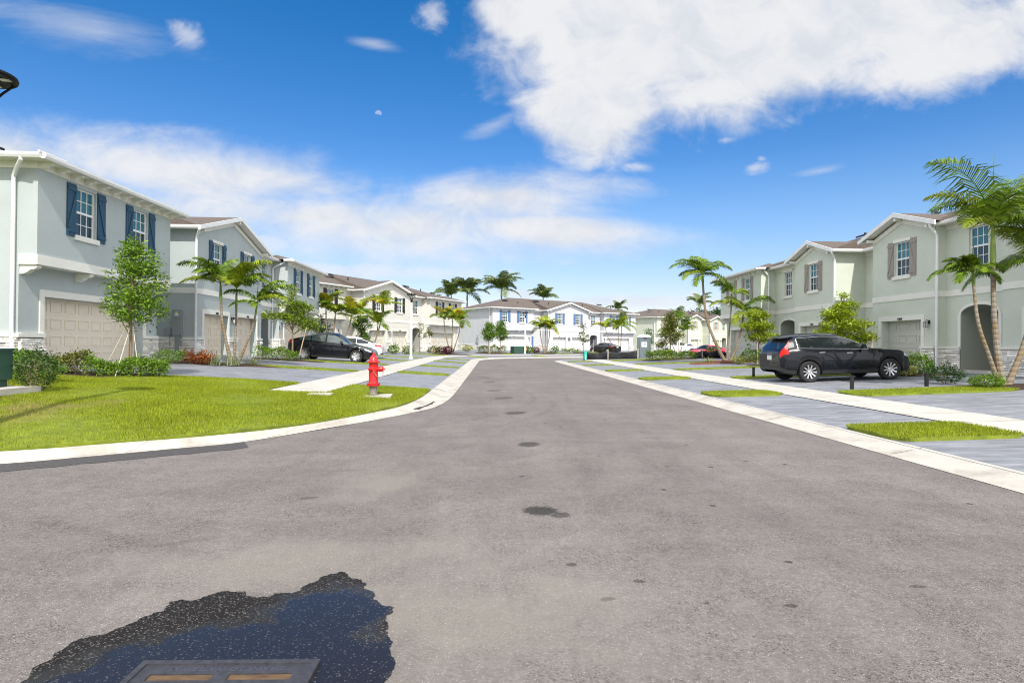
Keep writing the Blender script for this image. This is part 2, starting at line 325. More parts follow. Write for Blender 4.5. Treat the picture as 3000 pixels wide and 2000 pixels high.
def text_mesh(name,body,size,ext,m,parent,loc,rot,ax='CENTER',ay='BOTTOM_BASELINE'):
    cu=bpy.data.curves.new(name,'FONT'); cu.body=body; cu.size=size; cu.extrude=ext; cu.align_x=ax
    if ay=='CENTER': cu.align_y='CENTER'
    t=bpy.data.objects.new('tmp_text',cu); COL.objects.link(t); bpy.context.view_layer.update()
    me=bpy.data.meshes.new_from_object(t.evaluated_get(bpy.context.evaluated_depsgraph_get())); bpy.data.objects.remove(t); bpy.data.curves.remove(cu)
    me.name=name; me.materials.clear(); me.materials.append(m); o=bpy.data.objects.new(name,me); COL.objects.link(o)
    if parent is not None: o.parent=parent
    o.location=loc; o.rotation_euler=rot; return o
# ---------------------------------------------------------------- terrain profile
CX,CY,RC=14.0,49.6,11.8; TH=R(59)          # centre of the bend, centreline radius, turn
def road_t(x,y):
    """signed lateral offset (right +) and distance along the centreline"""
    if y<=CY: return x-2.2, y
    ang=math.atan2(y-CY,CX-x)
    ux,uy=math.sin(TH),math.cos(TH); nx,ny=math.cos(TH),-math.sin(TH)
    ex,ey=CX-RC*math.cos(TH),CY+RC*math.sin(TH)
    if (x-ex)*ux+(y-ey)*uy>0: return (x-ex)*nx+(y-ey)*ny, CY+RC*TH+(x-ex)*ux+(y-ey)*uy
    return RC-math.hypot(x-CX,y-CY), CY+RC*max(ang,0)
def path(s):
    """centreline point, right normal"""
    if s<=CY: return (2.2,s),(1,0)
    a=(s-CY)/RC
    if a<=TH: return (CX-RC*math.cos(a),CY+RC*math.sin(a)),(math.cos(a),-math.sin(a))
    d=s-CY-RC*TH; ux,uy=math.sin(TH),math.cos(TH)
    return (CX-RC*math.cos(TH)+ux*d,CY+RC*math.sin(TH)+uy*d),(math.cos(TH),-math.sin(TH))
PT=[-60,-15.7,-7.85,-6.3,-4.05,-3.9,-3.3,3.35,3.72,3.85,5.95,7.4,15.8,60]
PZ=[.65,.65,.27,.23,.11,.10,0,0,.085,.10,.17,.22,.57,.57]
def gt(t): return float(np.interp(t,PT,PZ))
def gz(x,y=0): return gt(road_t(x,y)[0])
def P(s,t,dz=0,z=None):
    c,n=path(s); return (c[0]+n[0]*t,c[1]+n[1]*t,(gt(t) if z is None else z)+dz)
def ss(a,b,step=2.0):
    """stations, finer round the bend"""
    out=[]; x=a
    while x<b-1e-6:
        out.append(x); x+= .7 if CY-1<x<CY+RC*TH+1 else step
    return out+[b]
def ribbon(name,stn,ts,dz,m,zs=None,parent=None,kind='structure'):
    mb=MB(); k=len(ts)
    for s_ in stn:
        for j,t in enumerate(ts): mb.v.append(P(s_,t,dz,None if zs is None else zs[j]))
    for i in range(len(stn)-1):
        for j in range(k-1): mb.f.append((i*k+j,i*k+j+1,(i+1)*k+j+1,(i+1)*k+j))
    o=mb.build(name,m,parent); 
    if kind: o['kind']=kind
    return o

# big ground sheet
def ground():
    xs=np.concatenate([[-3000,-900,-300],np.arange(-120,131,2.0),[300,900,3000]]); ys=np.concatenate([[-3000,-600,-150],np.arange(-60,231,2.0),[400,1000,3000]])
    V=[];Fq=[]
    for y in ys:
        for x in xs:
            t=road_t(x,y)[0] if abs(x)<400 and -200<y<400 else 40
            z=-.3 if abs(t)<5.4 or (y<19.5 and x<8) else gt(t)-.12
            V.append((x,y,z))
    n=len(xs)
    for j in range(len(ys)-1):
        for i in range(n-1): Fq.append((j*n+i,j*n+i+1,(j+1)*n+i+1,(j+1)*n+i))
    o=npmesh('ground',V,Fq,GROUND); o['kind']='structure'
ground()
# asphalt: near junction sheet + ribbon of the street
mb=MB(); poly=[(-60,-40),(5.55,-40),(5.55,16),(-1.1,16),(-1.25,13.6),(-1.66,12.56),(-2.25,11.11),(-2.9,9.9),(-3.7,8.6),(-4.4,8.05),(-5.2,7.5),(-6.0,6.95),(-8,6.0),(-60,-6)]
def fan(mb,poly,z):
    mb.add([(x,y,z) for x,y in poly],[tuple(range(len(poly)))])
# keep it simple: one polygon shape, triangulated by blender
fan(mb,poly,0.0); 
st=ss(16,150)
base=len(mb.v)
for s_ in st: mb.v+= [P(s_,-3.3,0,0),P(s_,3.35,0,0)]
for i in range(len(st)-1): mb.f.append((base+2*i,base+2*i+1,base+2*i+3,base+2*i+2))
road=mb.build('road',ASPH); road['kind']='structure'
# driveways: one paved sheet each side of the street
TL=[-3.98,-6.3,-7.85,-15.75,-24]; TR=[3.80,5.95,7.4,15.85,24]
ribbon('driveway',ss(17.1,120),TL,-.004,PAVER)
ribbon('driveway',ss(-12,120),TR,-.004,PAVER)
# sidewalks
ribbon('sidewalk',ss(14.3,118),[-6.30,-7.83],.012,CONC)
ribbon('sidewalk',ss(-12,50.3),[5.97,7.38],.012,CONC)
# kerbs (valley gutter rising to the back edge)
def kerb_right():
    ribbon('kerb',ss(-12,118),[3.33,3.42,3.62,3.78,3.88,3.885],0,KERB,zs=[.006,.012,.045,.085,.10,.0])
kerb_right()
OUT=[(-60,-5.9),(-8,6.03),(-5.87,7.03),(-5.17,7.49),(-4.39,8.05),(-3.68,8.63),(-2.79,10.15),(-2.25,11.11),(-1.66,12.4),(-1.28,13.6),(-1.12,15.6),(-1.09,18.3)]
INN=[(-60.3,-5.2),(-8.3,6.35),(-6.0,7.33),(-5.17,7.85),(-4.14,8.55),(-3.3,9.45),(-2.75,10.5),(-2.35,11.5),(-2.02,12.5),(-1.82,14.25),(-1.79,16.4),(-1.79,18.3)]
def smooth_poly(pts,n=5):
    out=[]
    for i in range(len(pts)-1):
        p0=pts[max(i-1,0)];p1=pts[i];p2=pts[i+1];p3=pts[min(i+2,len(pts)-1)]
        for k in range(n):
            t=k/n
            out.append(tuple(.5*((2*p1[a])+(-p0[a]+p2[a])*t+(2*p0[a]-5*p1[a]+4*p2[a]-p3[a])*t*t+(-p0[a]+3*p1[a]-3*p2[a]+p3[a])*t**3) for a in (0,1)))
    return out+[pts[-1]]
so=[OUT[0]]+smooth_poly(OUT[1:]); si=[INN[0]]+smooth_poly(INN[1:])
so+= [P(s_,-3.29)[:2] for s_ in ss(20,118)]; si+= [P(s_,-3.99)[:2] for s_ in ss(20,118)]
mb=MB(); prof=[(0,.006),(.12,.012),(.45,.012),(.72,.07),(1,.105),(1.001,.0)]
for a,b in zip(so,si):
    for f,z in prof: mb.v.append((a[0]+(b[0]-a[0])*f,a[1]+(b[1]-a[1])*f,z))
k=len(prof)
for i in range(len(so)-1):
    for j in range(k-1): mb.f.append((i*k+j,(i+1)*k+j,(i+1)*k+j+1,i*k+j+1))
kl=mb.build('kerb',KERB); kl['kind']='structure'
# kerb joints: thin dark lines across
mb=MB()
def joint(t0,t1,s_,zo,w=.012):
    a=P(s_,t0,zo); b=P(s_,t1,zo); c=P(s_+w,t1,zo); d=P(s_+w,t0,zo); mb.add([a,b,c,d],[(0,1,2,3)])
for k in range(0,46): joint(5.98,7.37,-6+k*1.22,.0145) if -6+k*1.22<50 else None
for k in range(0,60): joint(-6.31,-7.82,15.1+k*1.22,.0145) if 15.1+k*1.22<100 else None
for k in range(14): a=P(4.2+k*3.6,3.42,0,.0155); b=P(4.2+k*3.6,3.62,0,.0485); c=P(4.2+k*3.6,3.87,0,.1035); mb.add([a,b,(b[0],b[1]+.012,b[2]),(a[0],a[1]+.012,a[2])],[(0,1,2,3)]); mb.add([b,c,(c[0],c[1]+.012,c[2]),(b[0],b[1]+.012,b[2])],[(0,1,2,3)])
for i_ in range(4,len(so)-1,9):
    (x0,y0),(x1,y1)=so[i_],si[i_]; q=lambda f,z:(x0+(x1-x0)*f,y0+(y1-y0)*f,z+.0025); d_=Vector((-(y1-y0),x1-x0,0)).normalized()*.012
    for (f0,z0_),(f1,z1_) in zip([(.12,.012),(.45,.012),(.72,.07)],[(.45,.012),(.72,.07),(.995,.105)]):
        a=Vector(q(f0,z0_)); b=Vector(q(f1,z1_)); mb.add([a,b,b+d_,a+d_],[(0,1,2,3)])
o=mb.build('sidewalk_joint',mat('joint_dirt',(.13,.115,.095),.95)); o['kind']='structure'
# asphalt patch along the left kerb
mb=MB(); pa=[(a[0]+.02,a[1]-.03) for a in so if -9<a[0]<-3.66 and a[1]<9]
pin=[( -9,5.62),*pa,(-3.55,8.55),(-3.62,8.18)]
pp=[(x,y,.004) for x,y in pa]; qq=[(x+.22+ .02*math.sin(i*1.7),y-.42-.02*math.cos(i*2.3),.004) for i,(x,y,_) in enumerate(pp)]
for i in range(len(pp)-1): mb.add([pp[i],qq[i],qq[i+1],pp[i+1]],[(0,1,2,3)])
o=mb.build('asphalt_patch',two_tone('fresh_asphalt',(.045,.042,.042),(.075,.07,.07),30,.85)); tag(o,kind='structure')
# saw-cut trench lines further down the road
mb=MB()
for (x0,x1,y,w) in ((-1.0,1.45,30.6,.22),(.35,1.7,38.3,.2),(-.5,1.3,52,.18)): mb.add([(x0,y,.004),(x1,y,.004),(x1,y+w,.004),(x0,y+w,.004)],[(0,1,2,3)])
o=mb.build('road_patch',MATS['fresh_asphalt']); tag(o,kind='structure')

# ---------------------------------------------------------------- grass areas
GR_V=[];GR_N=0
BLADE=mat('grass_blade',(.255,.305,.02),.75,spec=.15,var=.45,trans=.25,noise=(.8,.16))
def dry_patches(m):
    nt=m.node_tree; N=nt.nodes; L=nt.links; b=N['Principled BSDF']; src=b.inputs['Base Color'].links[0].from_socket
    g=N.new('ShaderNodeNewGeometry'); n=N.new('ShaderNodeTexNoise'); n.inputs['Scale'].default_value=.9; n.inputs['Detail'].default_value=6; n.inputs['Roughness'].default_value=.7; L.new(g.outputs['Position'],n.inputs['Vector'])
    ds=N.new('ShaderNodeVectorMath'); ds.operation='DISTANCE'; L.new(g.outputs['Position'],ds.inputs[0]); ds.inputs[1].default_value=(-7.9,9.3,.3)
    q=N.new('ShaderNodeMapRange'); q.inputs[1].default_value=2.4; q.inputs[2].default_value=.3; q.inputs[3].default_value=0; q.inputs[4].default_value=.22; L.new(ds.outputs['Value'],q.inputs[0])
    a=N.new('ShaderNodeMath'); L.new(n.outputs[0],a.inputs[0]); L.new(q.outputs[0],a.inputs[1])
    k=N.new('ShaderNodeMapRange'); k.inputs[1].default_value=.60; k.inputs[2].default_value=.76; k.inputs[4].default_value=.75; L.new(a.outputs[0],k.inputs[0])
    # greener lush tufts at the other end of the noise
    k2=N.new('ShaderNodeMapRange'); k2.inputs[1].default_value=.42; k2.inputs[2].default_value=.30; k2.inputs[4].default_value=.6; L.new(n.outputs[0],k2.inputs[0])
    m1=N.new('ShaderNodeMix'); m1.data_type='RGBA'; L.new(k2.outputs[0],m1.inputs[0]); L.new(src,m1.inputs[6]); m1.inputs[7].default_value=(.10,.19,.02,1)
    m2=N.new('ShaderNodeMix'); m2.data_type='RGBA'; L.new(k.outputs[0],m2.inputs[0]); L.new(m1.outputs[2],m2.inputs[6]); m2.inputs[7].default_value=(.38,.32,.13,1)
    L.new(m2.outputs[2],b.inputs['Base Color'])
    for n_ in N:
        if n_.type=='BSDF_TRANSLUCENT': L.new(m2.outputs[2],n_.inputs[0])
dry_patches(BLADE)
def inside(px,py,poly):
    c=np.zeros(len(px),bool); n=len(poly); j=n-1
    for i in range(n):
        xi,yi=poly[i]; xj,yj=poly[j]
        if yi!=yj: c^=((yi>py)!=(yj>py))&(px<(xj-xi)*(py-yi)/(yj-yi)+xi)
        j=i
    return c
blades=[]
def zgrid(poly,zf,x,y):
    xs=[p[0] for p in poly]; ys=[p[1] for p in poly]; st=.15; gx=np.arange(min(xs)-st,max(xs)+2*st,st); gy=np.arange(min(ys)-st,max(ys)+2*st,st)
    Z=np.array([[zf(a,b) for a in gx] for b in gy]); fx=(x-gx[0])/st; fy=(y-gy[0])/st; i=fx.astype(int); j=fy.astype(int); u=fx-i; v=fy-j
    return Z[j,i]*(1-u)*(1-v)+Z[j,i+1]*u*(1-v)+Z[j+1,i]*(1-u)*v+Z[j+1,i+1]*u*v
def add_blades(poly,zf,dens,h,w):
    xs=[p[0] for p in poly]; ys=[p[1] for p in poly]; A=(max(xs)-min(xs))*(max(ys)-min(ys)); n=int(A*dens)
    x=NR.uniform(min(xs),max(xs),n); y=NR.uniform(min(ys),max(ys),n); m=inside(x,y,poly); x=x[m];y=y[m]; n=len(x)
    z=zgrid(poly,zf,x,y); hh=h*NR.uniform(.55,1.25,n); ww=w*NR.uniform(.7,1.3,n); a=NR.uniform(0,2*np.pi,n); lean=NR.uniform(.1,.8,n)*hh; b=NR.uniform(0,2*np.pi,n)
    dx=np.cos(a)*ww;dy=np.sin(a)*ww
    v=np.stack([np.stack([x-dx,y-dy,z-.01],1),np.stack([x+dx,y+dy,z-.01],1),np.stack([x+np.cos(b)*lean,y+np.sin(b)*lean,z+hh],1)],1)
    blades.append(v.reshape(-1,3))
def grass_area(poly,zoff=.05,dens=0,h=.05,w=.007,name='lawn',sub=None):
    """raised turf pad with a skirt; z follows the terrain"""
    mb=MB(); n=len(poly)
    if sub is None:
        xs=[p[0] for p in poly]; ys=[p[1] for p in poly]
        vs=[(x,y,gz(x,y)+zoff) for x,y in poly]+[(x,y,gz(x,y)-.02) for x,y in poly]
        mb.add(vs,[tuple(range(n))]+[(i,n+i,n+(i+1)%n,(i+1)%n) for i in range(n)])
    o=mb.build(name,TURF); o['kind']='structure'
    if dens: add_blades(poly,lambda a,b:gz(a,b)+zoff,dens,h,w)
    return o
def strip(s0,s1,t0,t1,dens=0,h=.05,w=.008,r=.35):
    """rounded-end grass strip across the verge, in road coordinates"""
    pts=[]; m=6; sg=1 if t1>t0 else -1; hs=(s1-s0)/2; r=min(r,hs)
    for k in range(m+1):
        a=math.pi/2*k/m; pts.append((s0+r-r*math.cos(a),t1-sg*(r-r*math.sin(a))))
    for k in range(m+1):
        a=math.pi/2*k/m; pts.append((s1-r+r*math.sin(a),t1-sg*(r-r*math.cos(a))))
    for k in range(m+1):
        a=math.pi/2*k/m; pts.append((s1-r+r*math.cos(a),t0+sg*(r-r*math.sin(a))))
    for k in range(m+1):
        a=math.pi/2*k/m; pts.append((s0+r-r*math.sin(a),t0+sg*(r-r*math.cos(a))))
    n=len(pts); mid=6; mb=MB()
    ts=sorted(set([p[1] for p in pts]))
    # build as lengthwise slices so that it follows the cross fall
    top=[P(s_,t_,.045)[:3] for s_,t_ in pts]; bot=[P(s_,t_,-.02) for s_,t_ in pts]
    # triangle strips between the near edge and far edge
    grid_t=np.linspace(min(t0,t1),max(t0,t1),14)
    def ext(t):
        d=min(abs(t-t0),abs(t1-t)); k=0
        if d<r: k=r-math.sqrt(max(r*r-(r-d)**2,0))
        return s0+k,s1-k
    for j,t in enumerate(grid_t):
        a,b=ext(t); mb.v+= [P(a,t,-.02),P(a,t,.045),P(b,t,.045),P(b,t,-.02)]
    for j in range(13):
        for q in range(3): mb.f.append((j*4+q,j*4+q+1,(j+1)*4+q+1,(j+1)*4+q))
    mb.f+= [(0,1,2,3),(13*4+3,13*4+2,13*4+1,13*4)]
    o=mb.build('grass_strip',TURF); o['kind']='structure'
    if dens:
        pl=[P(s_,t_)[:2] for s_,t_ in pts]; add_blades(pl,lambda a,b:gz(a,b)+.04,dens,h,w)
    return o
_K=None
def kd(x,y):
    global _K
    if _K is None: _K=np.array([p for p in si if p[1]<19])
    a=_K[:-1];b=_K[1:]; d=b-a; t=np.clip(((x-a[:,0])*d[:,0]+(y-a[:,1])*d[:,1])/(d**2).sum(1),0,1); return float(np.sqrt(((a+d*t[:,None]-[x,y])**2).sum(1)).min())
def hz_(x,y):
    z=gz(x,y)
    if y<17.3 and x<-1.7: z=min(z,.105+.075*kd(x,y))
    return z
zl=lambda x,y:hz_(x,y)+.03
# the corner lawn (left)
def lawn():
    inn=[p for p in si if p[1]<17.15 and p[0]>-13]
    inn=[(x-.01,y+.02) for x,y in inn]
    poly=inn+[(-1.82,17.0),(-3.0,17.08),(-4.08,16.9),(-4.08,14.2),(-5.66,14.2),(-5.66,17.05),(-7.5,17.2),(-9.3,17.0),(-10.2,15.1),(-11.6,15.3),(-12.8,15.6),(-13.6,14.9),(-16,14.9),(-16,5.4)]
    xs=np.arange(-16,-1.5,.16); ys=np.arange(2.8,17.6,.16)
    # cells whose centre lies inside + a border polygon slightly below the blades
    mb=MB(); n=len(poly)
    
    import mathutils
    from mathutils.geometry import tessellate_polygon,delaunay_2d_cdt
    inner=[(x,y) for x in np.arange(-15.8,-1.8,.8) for y in np.arange(3,17,.8)]
    px=np.array([p[0] for p in inner]);py=np.array([p[1] for p in inner]); m=inside(px,py,poly)
    pts=[Vector(p) for p in poly]+[Vector(p) for p,q in zip(inner,m) if q]
    res=delaunay_2d_cdt(pts,[],[list(range(n))],1,1e-4)
    V=[(v.x,v.y,zl(v.x,v.y)+.012*math.sin(v.x*2.1+v.y)+.01*math.sin(v.y*1.7)) for v in res[0]]
    mb=MB(); mb.add(V,[tuple(f) for f in res[2]])
    vs=[(x,y,zl(x,y)+.012*math.sin(x*2.1+y)+.01*math.sin(y*1.7)) for x,y in poly]+[(x,y,hz_(x,y)-.06) for x,y in poly]
    mb.add(vs,[(i,n+i,n+(i+1)%n,(i+1)%n) for i in range(n)])
    o=mb.build('lawn',TURF); o['kind']='structure'
    add_blades(poly,lambda a,b:zl(a,b),2700,.042,.0055)
lawn()
# verge strips: (station, width)
for s_,w,d in ((8.3,1.45,3400),(15.35,1.4,2000),(22.6,1.3,900),(29.8,1.1,350),(37.5,1.0,200),(45.1,1.2,150)):
    strip(s_,s_+w,3.92,5.95 if s_<10 else 5.93,d,(.048 if s_<10 else .04),.006,r=.2 if s_<10 else .35); 
for s_,w in ((24.4,1.0),(32.0,.9),(39.9,.9),(47.3,.8),(54.3,.8),(61.5,.9),(68.6,.9),(76,.9),(84,.9)):
    strip(s_,s_+w,-4.05,-6.27,300 if s_<30 else (120 if s_<45 else 0),.05,.01)
for s_,w,t1,d in ((14.5,1.3,11.9,1700),(21.8,1.2,12.6,500),(29.2,1.1,13.5,200),(37.2,1.1,12.5,120),(44.6,2.2,13,60)):
    strip(s_,s_+w,7.43,t1,d,.04,.007)
for s_,w,t1 in ((23.9,.9,-12.2),(31.1,.9,-12.6),(38.6,.9,-13.6),(46.2,.9,-13.6),(53.5,.8,-12.5),(60.3,.8,-13.5),(68,.9,-13.5),(75.5,.9,-13.5)):
    strip(s_,s_+w,-7.88,t1,300 if s_<30 else (120 if s_<45 else 0),.05,.01)
strip(-1,1.6,3.92,5.93,0)
V=np.concatenate(blades); n=len(V)//3
o=npmesh('grass',V,np.arange(n*3).reshape(-1,3),BLADE); tag(o,'bright green grass blades of the corner lawn and the verge strips','grass',kind='stuff')
# mulch beds
def bed(cx,cy,a,b,rot=0,m=None,dz=.035,h=.05):
    mb=MB(); pts=[]
    for k in range(28):
        t=2*math.pi*k/28; q=1+.09*math.sin(3*t+cx)+.05*math.sin(7*t+cy)
        x=a*math.copysign(abs(math.cos(t))**.7,math.cos(t))*q; y=b*math.copysign(abs(math.sin(t))**.7,math.sin(t))*q
        X=cx+x*math.cos(rot)-y*math.sin(rot); Y=cy+x*math.sin(rot)+y*math.cos(rot); pts.append((X,Y))
    vs=[(x,y,gz(x,y)-.02) for x,y in pts]+[(cx+(x-cx)*.93,cy+(y-cy)*.93,gz(x,y)+dz) for x,y in pts]+[(cx,cy,gz(cx,cy)+dz+h)]
    fs=[(k,(k+1)%28,28+(k+1)%28,28+k) for k in range(28)]+[(28+k,28+(k+1)%28,56) for k in range(28)]
    o=mb.add(vs,fs).build('planting_bed',m or MULCH,None,True); o['kind']='structure'; return o

# ---------------------------------------------------------------- wet patch, drain
def fract(poly,it,amp,seed):
    r=random.Random(seed); pts=list(poly)
    for i in range(it):
        out=[]
        for k in range(len(pts)):
            a=pts[k];b=pts[(k+1)%len(pts)]; L_=math.dist(a,b); d=r.uniform(-1,1)*amp*L_
            out+= [a,((a[0]+b[0])/2-(b[1]-a[1])/max(L_,1e-6)*d,(a[1]+b[1])/2+(b[0]-a[0])/max(L_,1e-6)*d)]
        pts=out
    return pts
def gp(x,y,z=0):
    d=fw+rt*((x-1500)/F)+up*((1000-y)/F); k=(z-EYE)/d.z; return (d.x*k,d.y*k)
wet=[gp(*p) for p in ((-250,2250),(60,2000),(240,1870),(480,1790),(500,1762),(720,1733),(750,1752),(930,1702),(1000,1675),(1060,1700),(1100,1745),(1135,1830),(1140,1900),(1125,2000),(1090,2150),(1000,2400),(300,2500))]
def watermat(full=True):
    m=bpy.data.materials.new('standing_water'); m.use_nodes=True; nt=m.node_tree; N=nt.nodes; L=nt.links; b=N['Principled BSDF']
    g=N.new('ShaderNodeNewGeometry'); vo=N.new('ShaderNodeTexVoronoi'); vo.inputs['Scale'].default_value=150; L.new(g.outputs['Position'],vo.inputs[0])
    s=N.new('ShaderNodeSeparateXYZ'); L.new(vo.outputs['Color'],s.inputs[0])
    n=N.new('ShaderNodeTexNoise'); n.inputs['Scale'].default_value=7; n.inputs['Detail'].default_value=5; L.new(g.outputs['Position'],n.inputs['Vector'])
    fac=None
    for (x,y,a,b_,rot) in WATER:
        mp=N.new('ShaderNodeMapping'); mp.vector_type='TEXTURE'; mp.inputs['Location'].default_value=(x,y,0); mp.inputs['Rotation'].default_value=(0,0,rot); mp.inputs['Scale'].default_value=(a,b_,1e6)
        L.new(g.outputs['Position'],mp.inputs[0]); ln=N.new('ShaderNodeVectorMath'); ln.operation='LENGTH'; L.new(mp.outputs[0],ln.inputs[0])
        q=N.new('ShaderNodeMath'); q.operation='SUBTRACT'; q.inputs[0].default_value=1; L.new(ln.outputs['Value'],q.inputs[1])
        if fac is None: fac=q.outputs[0]
        else:
            w=N.new('ShaderNodeMath'); w.operation='MAXIMUM'; L.new(fac,w.inputs[0]); L.new(q.outputs[0],w.inputs[1]); fac=w.outputs[0]
    ad=N.new('ShaderNodeMath'); ad.operation='MULTIPLY_ADD'; L.new(n.outputs[0],ad.inputs[0]); ad.inputs[1].default_value=.9; ad.inputs[2].default_value=-.45
    sm=N.new('ShaderNodeMath'); L.new(fac,sm.inputs[0]); L.new(ad.outputs[0],sm.inputs[1])
    k=N.new('ShaderNodeMapRange'); k.inputs[1].default_value=-.12; k.inputs[2].default_value=.35; L.new(sm.outputs[0],k.inputs[0])
    if full: k.inputs[1].default_value=-9; k.inputs[2].default_value=-8
    # stones stand proud of shallow water: threshold rises with depth
    th=N.new('ShaderNodeMath'); th.operation='MULTIPLY_ADD'; L.new(k.outputs[0],th.inputs[0]); th.inputs[1].default_value=.09; th.inputs[2].default_value=.835
    df=N.new('ShaderNodeMath'); df.operation='SUBTRACT'; L.new(s.outputs[0],df.inputs[0]); L.new(th.outputs[0],df.inputs[1])
    mr=N.new('ShaderNodeMapRange'); mr.inputs[1].default_value=0; mr.inputs[2].default_value=.12; L.new(df.outputs[0],mr.inputs[0])
    mx=N.new('ShaderNodeMix'); mx.data_type='RGBA'; L.new(mr.outputs[0],mx.inputs[0]); mx.inputs[6].default_value=(.019,.017,.017,1); mx.inputs[7].default_value=(.15,.14,.125,1)
    L.new(mx.outputs[2],b.inputs[0])
    rg=N.new('ShaderNodeMapRange'); L.new(k.outputs[0],rg.inputs[0]); rg.inputs[3].default_value=.62; rg.inputs[4].default_value=.07; L.new(rg.outputs[0],b.inputs['Roughness'])
    io=N.new('ShaderNodeMapRange'); L.new(k.outputs[0],io.inputs[0]); io.inputs[3].default_value=1.18; io.inputs[4].default_value=1.40; L.new(io.outputs[0],b.inputs['IOR'])
    bs=N.new('ShaderNodeMapRange'); L.new(k.outputs[0],bs.inputs[0]); bs.inputs[3].default_value=.8; bs.inputs[4].default_value=.06
    bp=N.new('ShaderNodeBump'); bp.inputs['Distance'].default_value=.006; L.new(bs.outputs[0],bp.inputs['Strength']); L.new(vo.outputs['Distance'],bp.inputs['Height']); L.new(bp.outputs[0],b.inputs['Normal'])
    return m
_w=[gp(*p) for p in ((620,1900),(960,1800),(330,1990),(820,1960))]
WATER=[(_w[0][0],_w[0][1],.62,.30,.3),(_w[1][0],_w[1][1],.40,.42,0),(_w[2][0],_w[2][1],.75,.22,.45),(_w[3][0],_w[3][1],.8,.4,0)]
def flat(name,poly,z,m,hole=None):
    from mathutils.geometry import tessellate_polygon
    loops=[[Vector((x,y,0)) for x,y in poly]]
    if hole: loops.append([Vector((x,y,0)) for x,y in hole])
    tr=tessellate_polygon(loops); pts=poly+(hole or [])
    o=MB().add([(x,y,z) for x,y in pts],[tuple(t) for t in tr]).build(name,m); o['kind']='structure'; return o
GC=[gp(450,1938),gp(925,1933)]; 
gx0,gy=GC[0]; gx1=GC[1][0]; gw=gx1-gx0; gyt=gy; gyb=gyt-.62
ghole=[(gx0,gyb),(gx1,gyb),(gx1,gyt),(gx0,gyt)]
flat('puddle',fract(wet,7,.21,3),.004,watermat(False),None)
# drain grate (cast iron frame with slots over a rusty sump)
IRON=mat('cast_iron',(.05,.05,.058),.55,.2,noise=(30,.3)); RUST=mat('rusty_sump',(.11,.065,.032),.85,noise=(9,.5,(1,3,1)))
dg=thing('drain_grate','cast iron storm drain grate in the wet asphalt at the bottom','drain grate',((gx0+gx1)/2,(gyt+gyb)/2,0))
hw=gw/2; hl=.31; dg.location.y-=.055
b=MB()
for (x0,x1,y0,y1) in ((-hw-.03,hw+.03,hl,hl+.03),(-hw-.03,hw+.03,-hl-.03,-hl),(-hw-.03,-hw,-hl,hl),(hw,hw+.03,-hl,hl)): b.box(x0,x1,y0,y1,.003,.022)
b.build('frame',IRON,dg)
b=MB(); 
rows=[(.190,.238),(.108,.156),(.026,.074),(-.056,-.008),(-.138,-.09),(-.22,-.172)]
def slot(b,x0,x1,y0,y1): pass
ye=hl
b.box(-hw,hw,.2385,hl,.004,.016)
prev=.2385
for (y0,y1) in rows:
    # solid bar pieces around the two slots of a row
    b.box(-hw,-hw+.06,y0,prev,.004,.016); b.box(-.035,.035,y0,prev,.004,.016); b.box(hw-.06,hw,y0,prev,.004,.016)
    if prev>y1: b.box(-hw+.06,-.035,y1,prev,.0045,.0155); b.box(.035,hw-.06,y1,prev,.0045,.0155)
    prev=y0
b.box(-hw,hw,-hl,prev,.004,.016)
b.build('grate_bars',IRON,dg)
MB().box(-hw,hw,-hl,hl,.0085,.0105).build('sump',RUST,dg)
text_mesh('cast_lettering','DRAINS TO WATERWAY',.046,.0012,mat('worn_iron',(.085,.09,.12),.45,.3),dg,(0,.276,.0165),(0,0,math.pi),ay='CENTER')
# kerb inlet puddle
inl=[(-2.28,11.75),(-1.93,12.75),(-1.68,13.5),(-1.5,14.6),(-1.42,14.5),(-1.5,13.6),(-1.75,12.75),(-2.12,11.7)]
flat('gutter_puddle',fract(inl,3,.07,5),.0165,watermat(True))
ig=thing('gutter_grate','small dark grate in the puddle of the curved kerb','drain grate',(-1.72,13.05,.016))
g_=MB()
for k in range(5): g_.box(-.12,.12,-.2+k*.09,-.15+k*.09,.0,.012)
g_.build('grate_bars',IRON,ig)

# ---------------------------------------------------------------- houses
TRIM_W=mat('gutter_white',(.78,.78,.76),.4,noise=(3,.05))
ROOF=two_tone('shingle',(.085,.066,.055),(.165,.135,.115),9,.95,.35,.65,stretch=(1,1,6),bump=.9,bs=40)
STONE=mat('ledge_stone',(.86,.83,.76),.85,noise=(7,.18),var=.28,bump=(40,.5))
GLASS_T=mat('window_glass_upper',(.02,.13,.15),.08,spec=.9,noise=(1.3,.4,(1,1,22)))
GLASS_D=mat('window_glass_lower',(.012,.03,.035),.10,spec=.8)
MUNT=mat('window_white',(.8,.8,.8),.4)
BLACK=mat('black_metal',(.012,.012,.013),.4)
LAMPG=mat('lamp_glass',(.6,.6,.55),.15)
SHADE=mat('dark_recess',(.10,.11,.10),.8)
METER=mat('meter_grey',(.30,.32,.32),.5)
FLASH=mat('flashing_white',(.8,.8,.8),.35)
def house_mats(key,wall,trim,shutter,door):
    return dict(wall=mat(key+'_stucco',wall,.92,spec=.2,noise=(1.1,.045),noise2=(34,.06),bump=(110,.6)),
        trim=mat(key+'_trim',trim,.85,spec=.2,noise=(1.5,.04),bump=(130,.25)),
        shutter=mat(key+'_shutter',shutter,.55,noise=(14,.12,(1,1,.15))),door=mat(key+'_garage_paint',door,.5,noise=(1.2,.03)),
        inner=mat(key+'_shaded_stucco',tuple(c*.55 for c in wall),.92))  # wall stucco darkened: shade of the entry recess put into the colour
EAVE=5.93
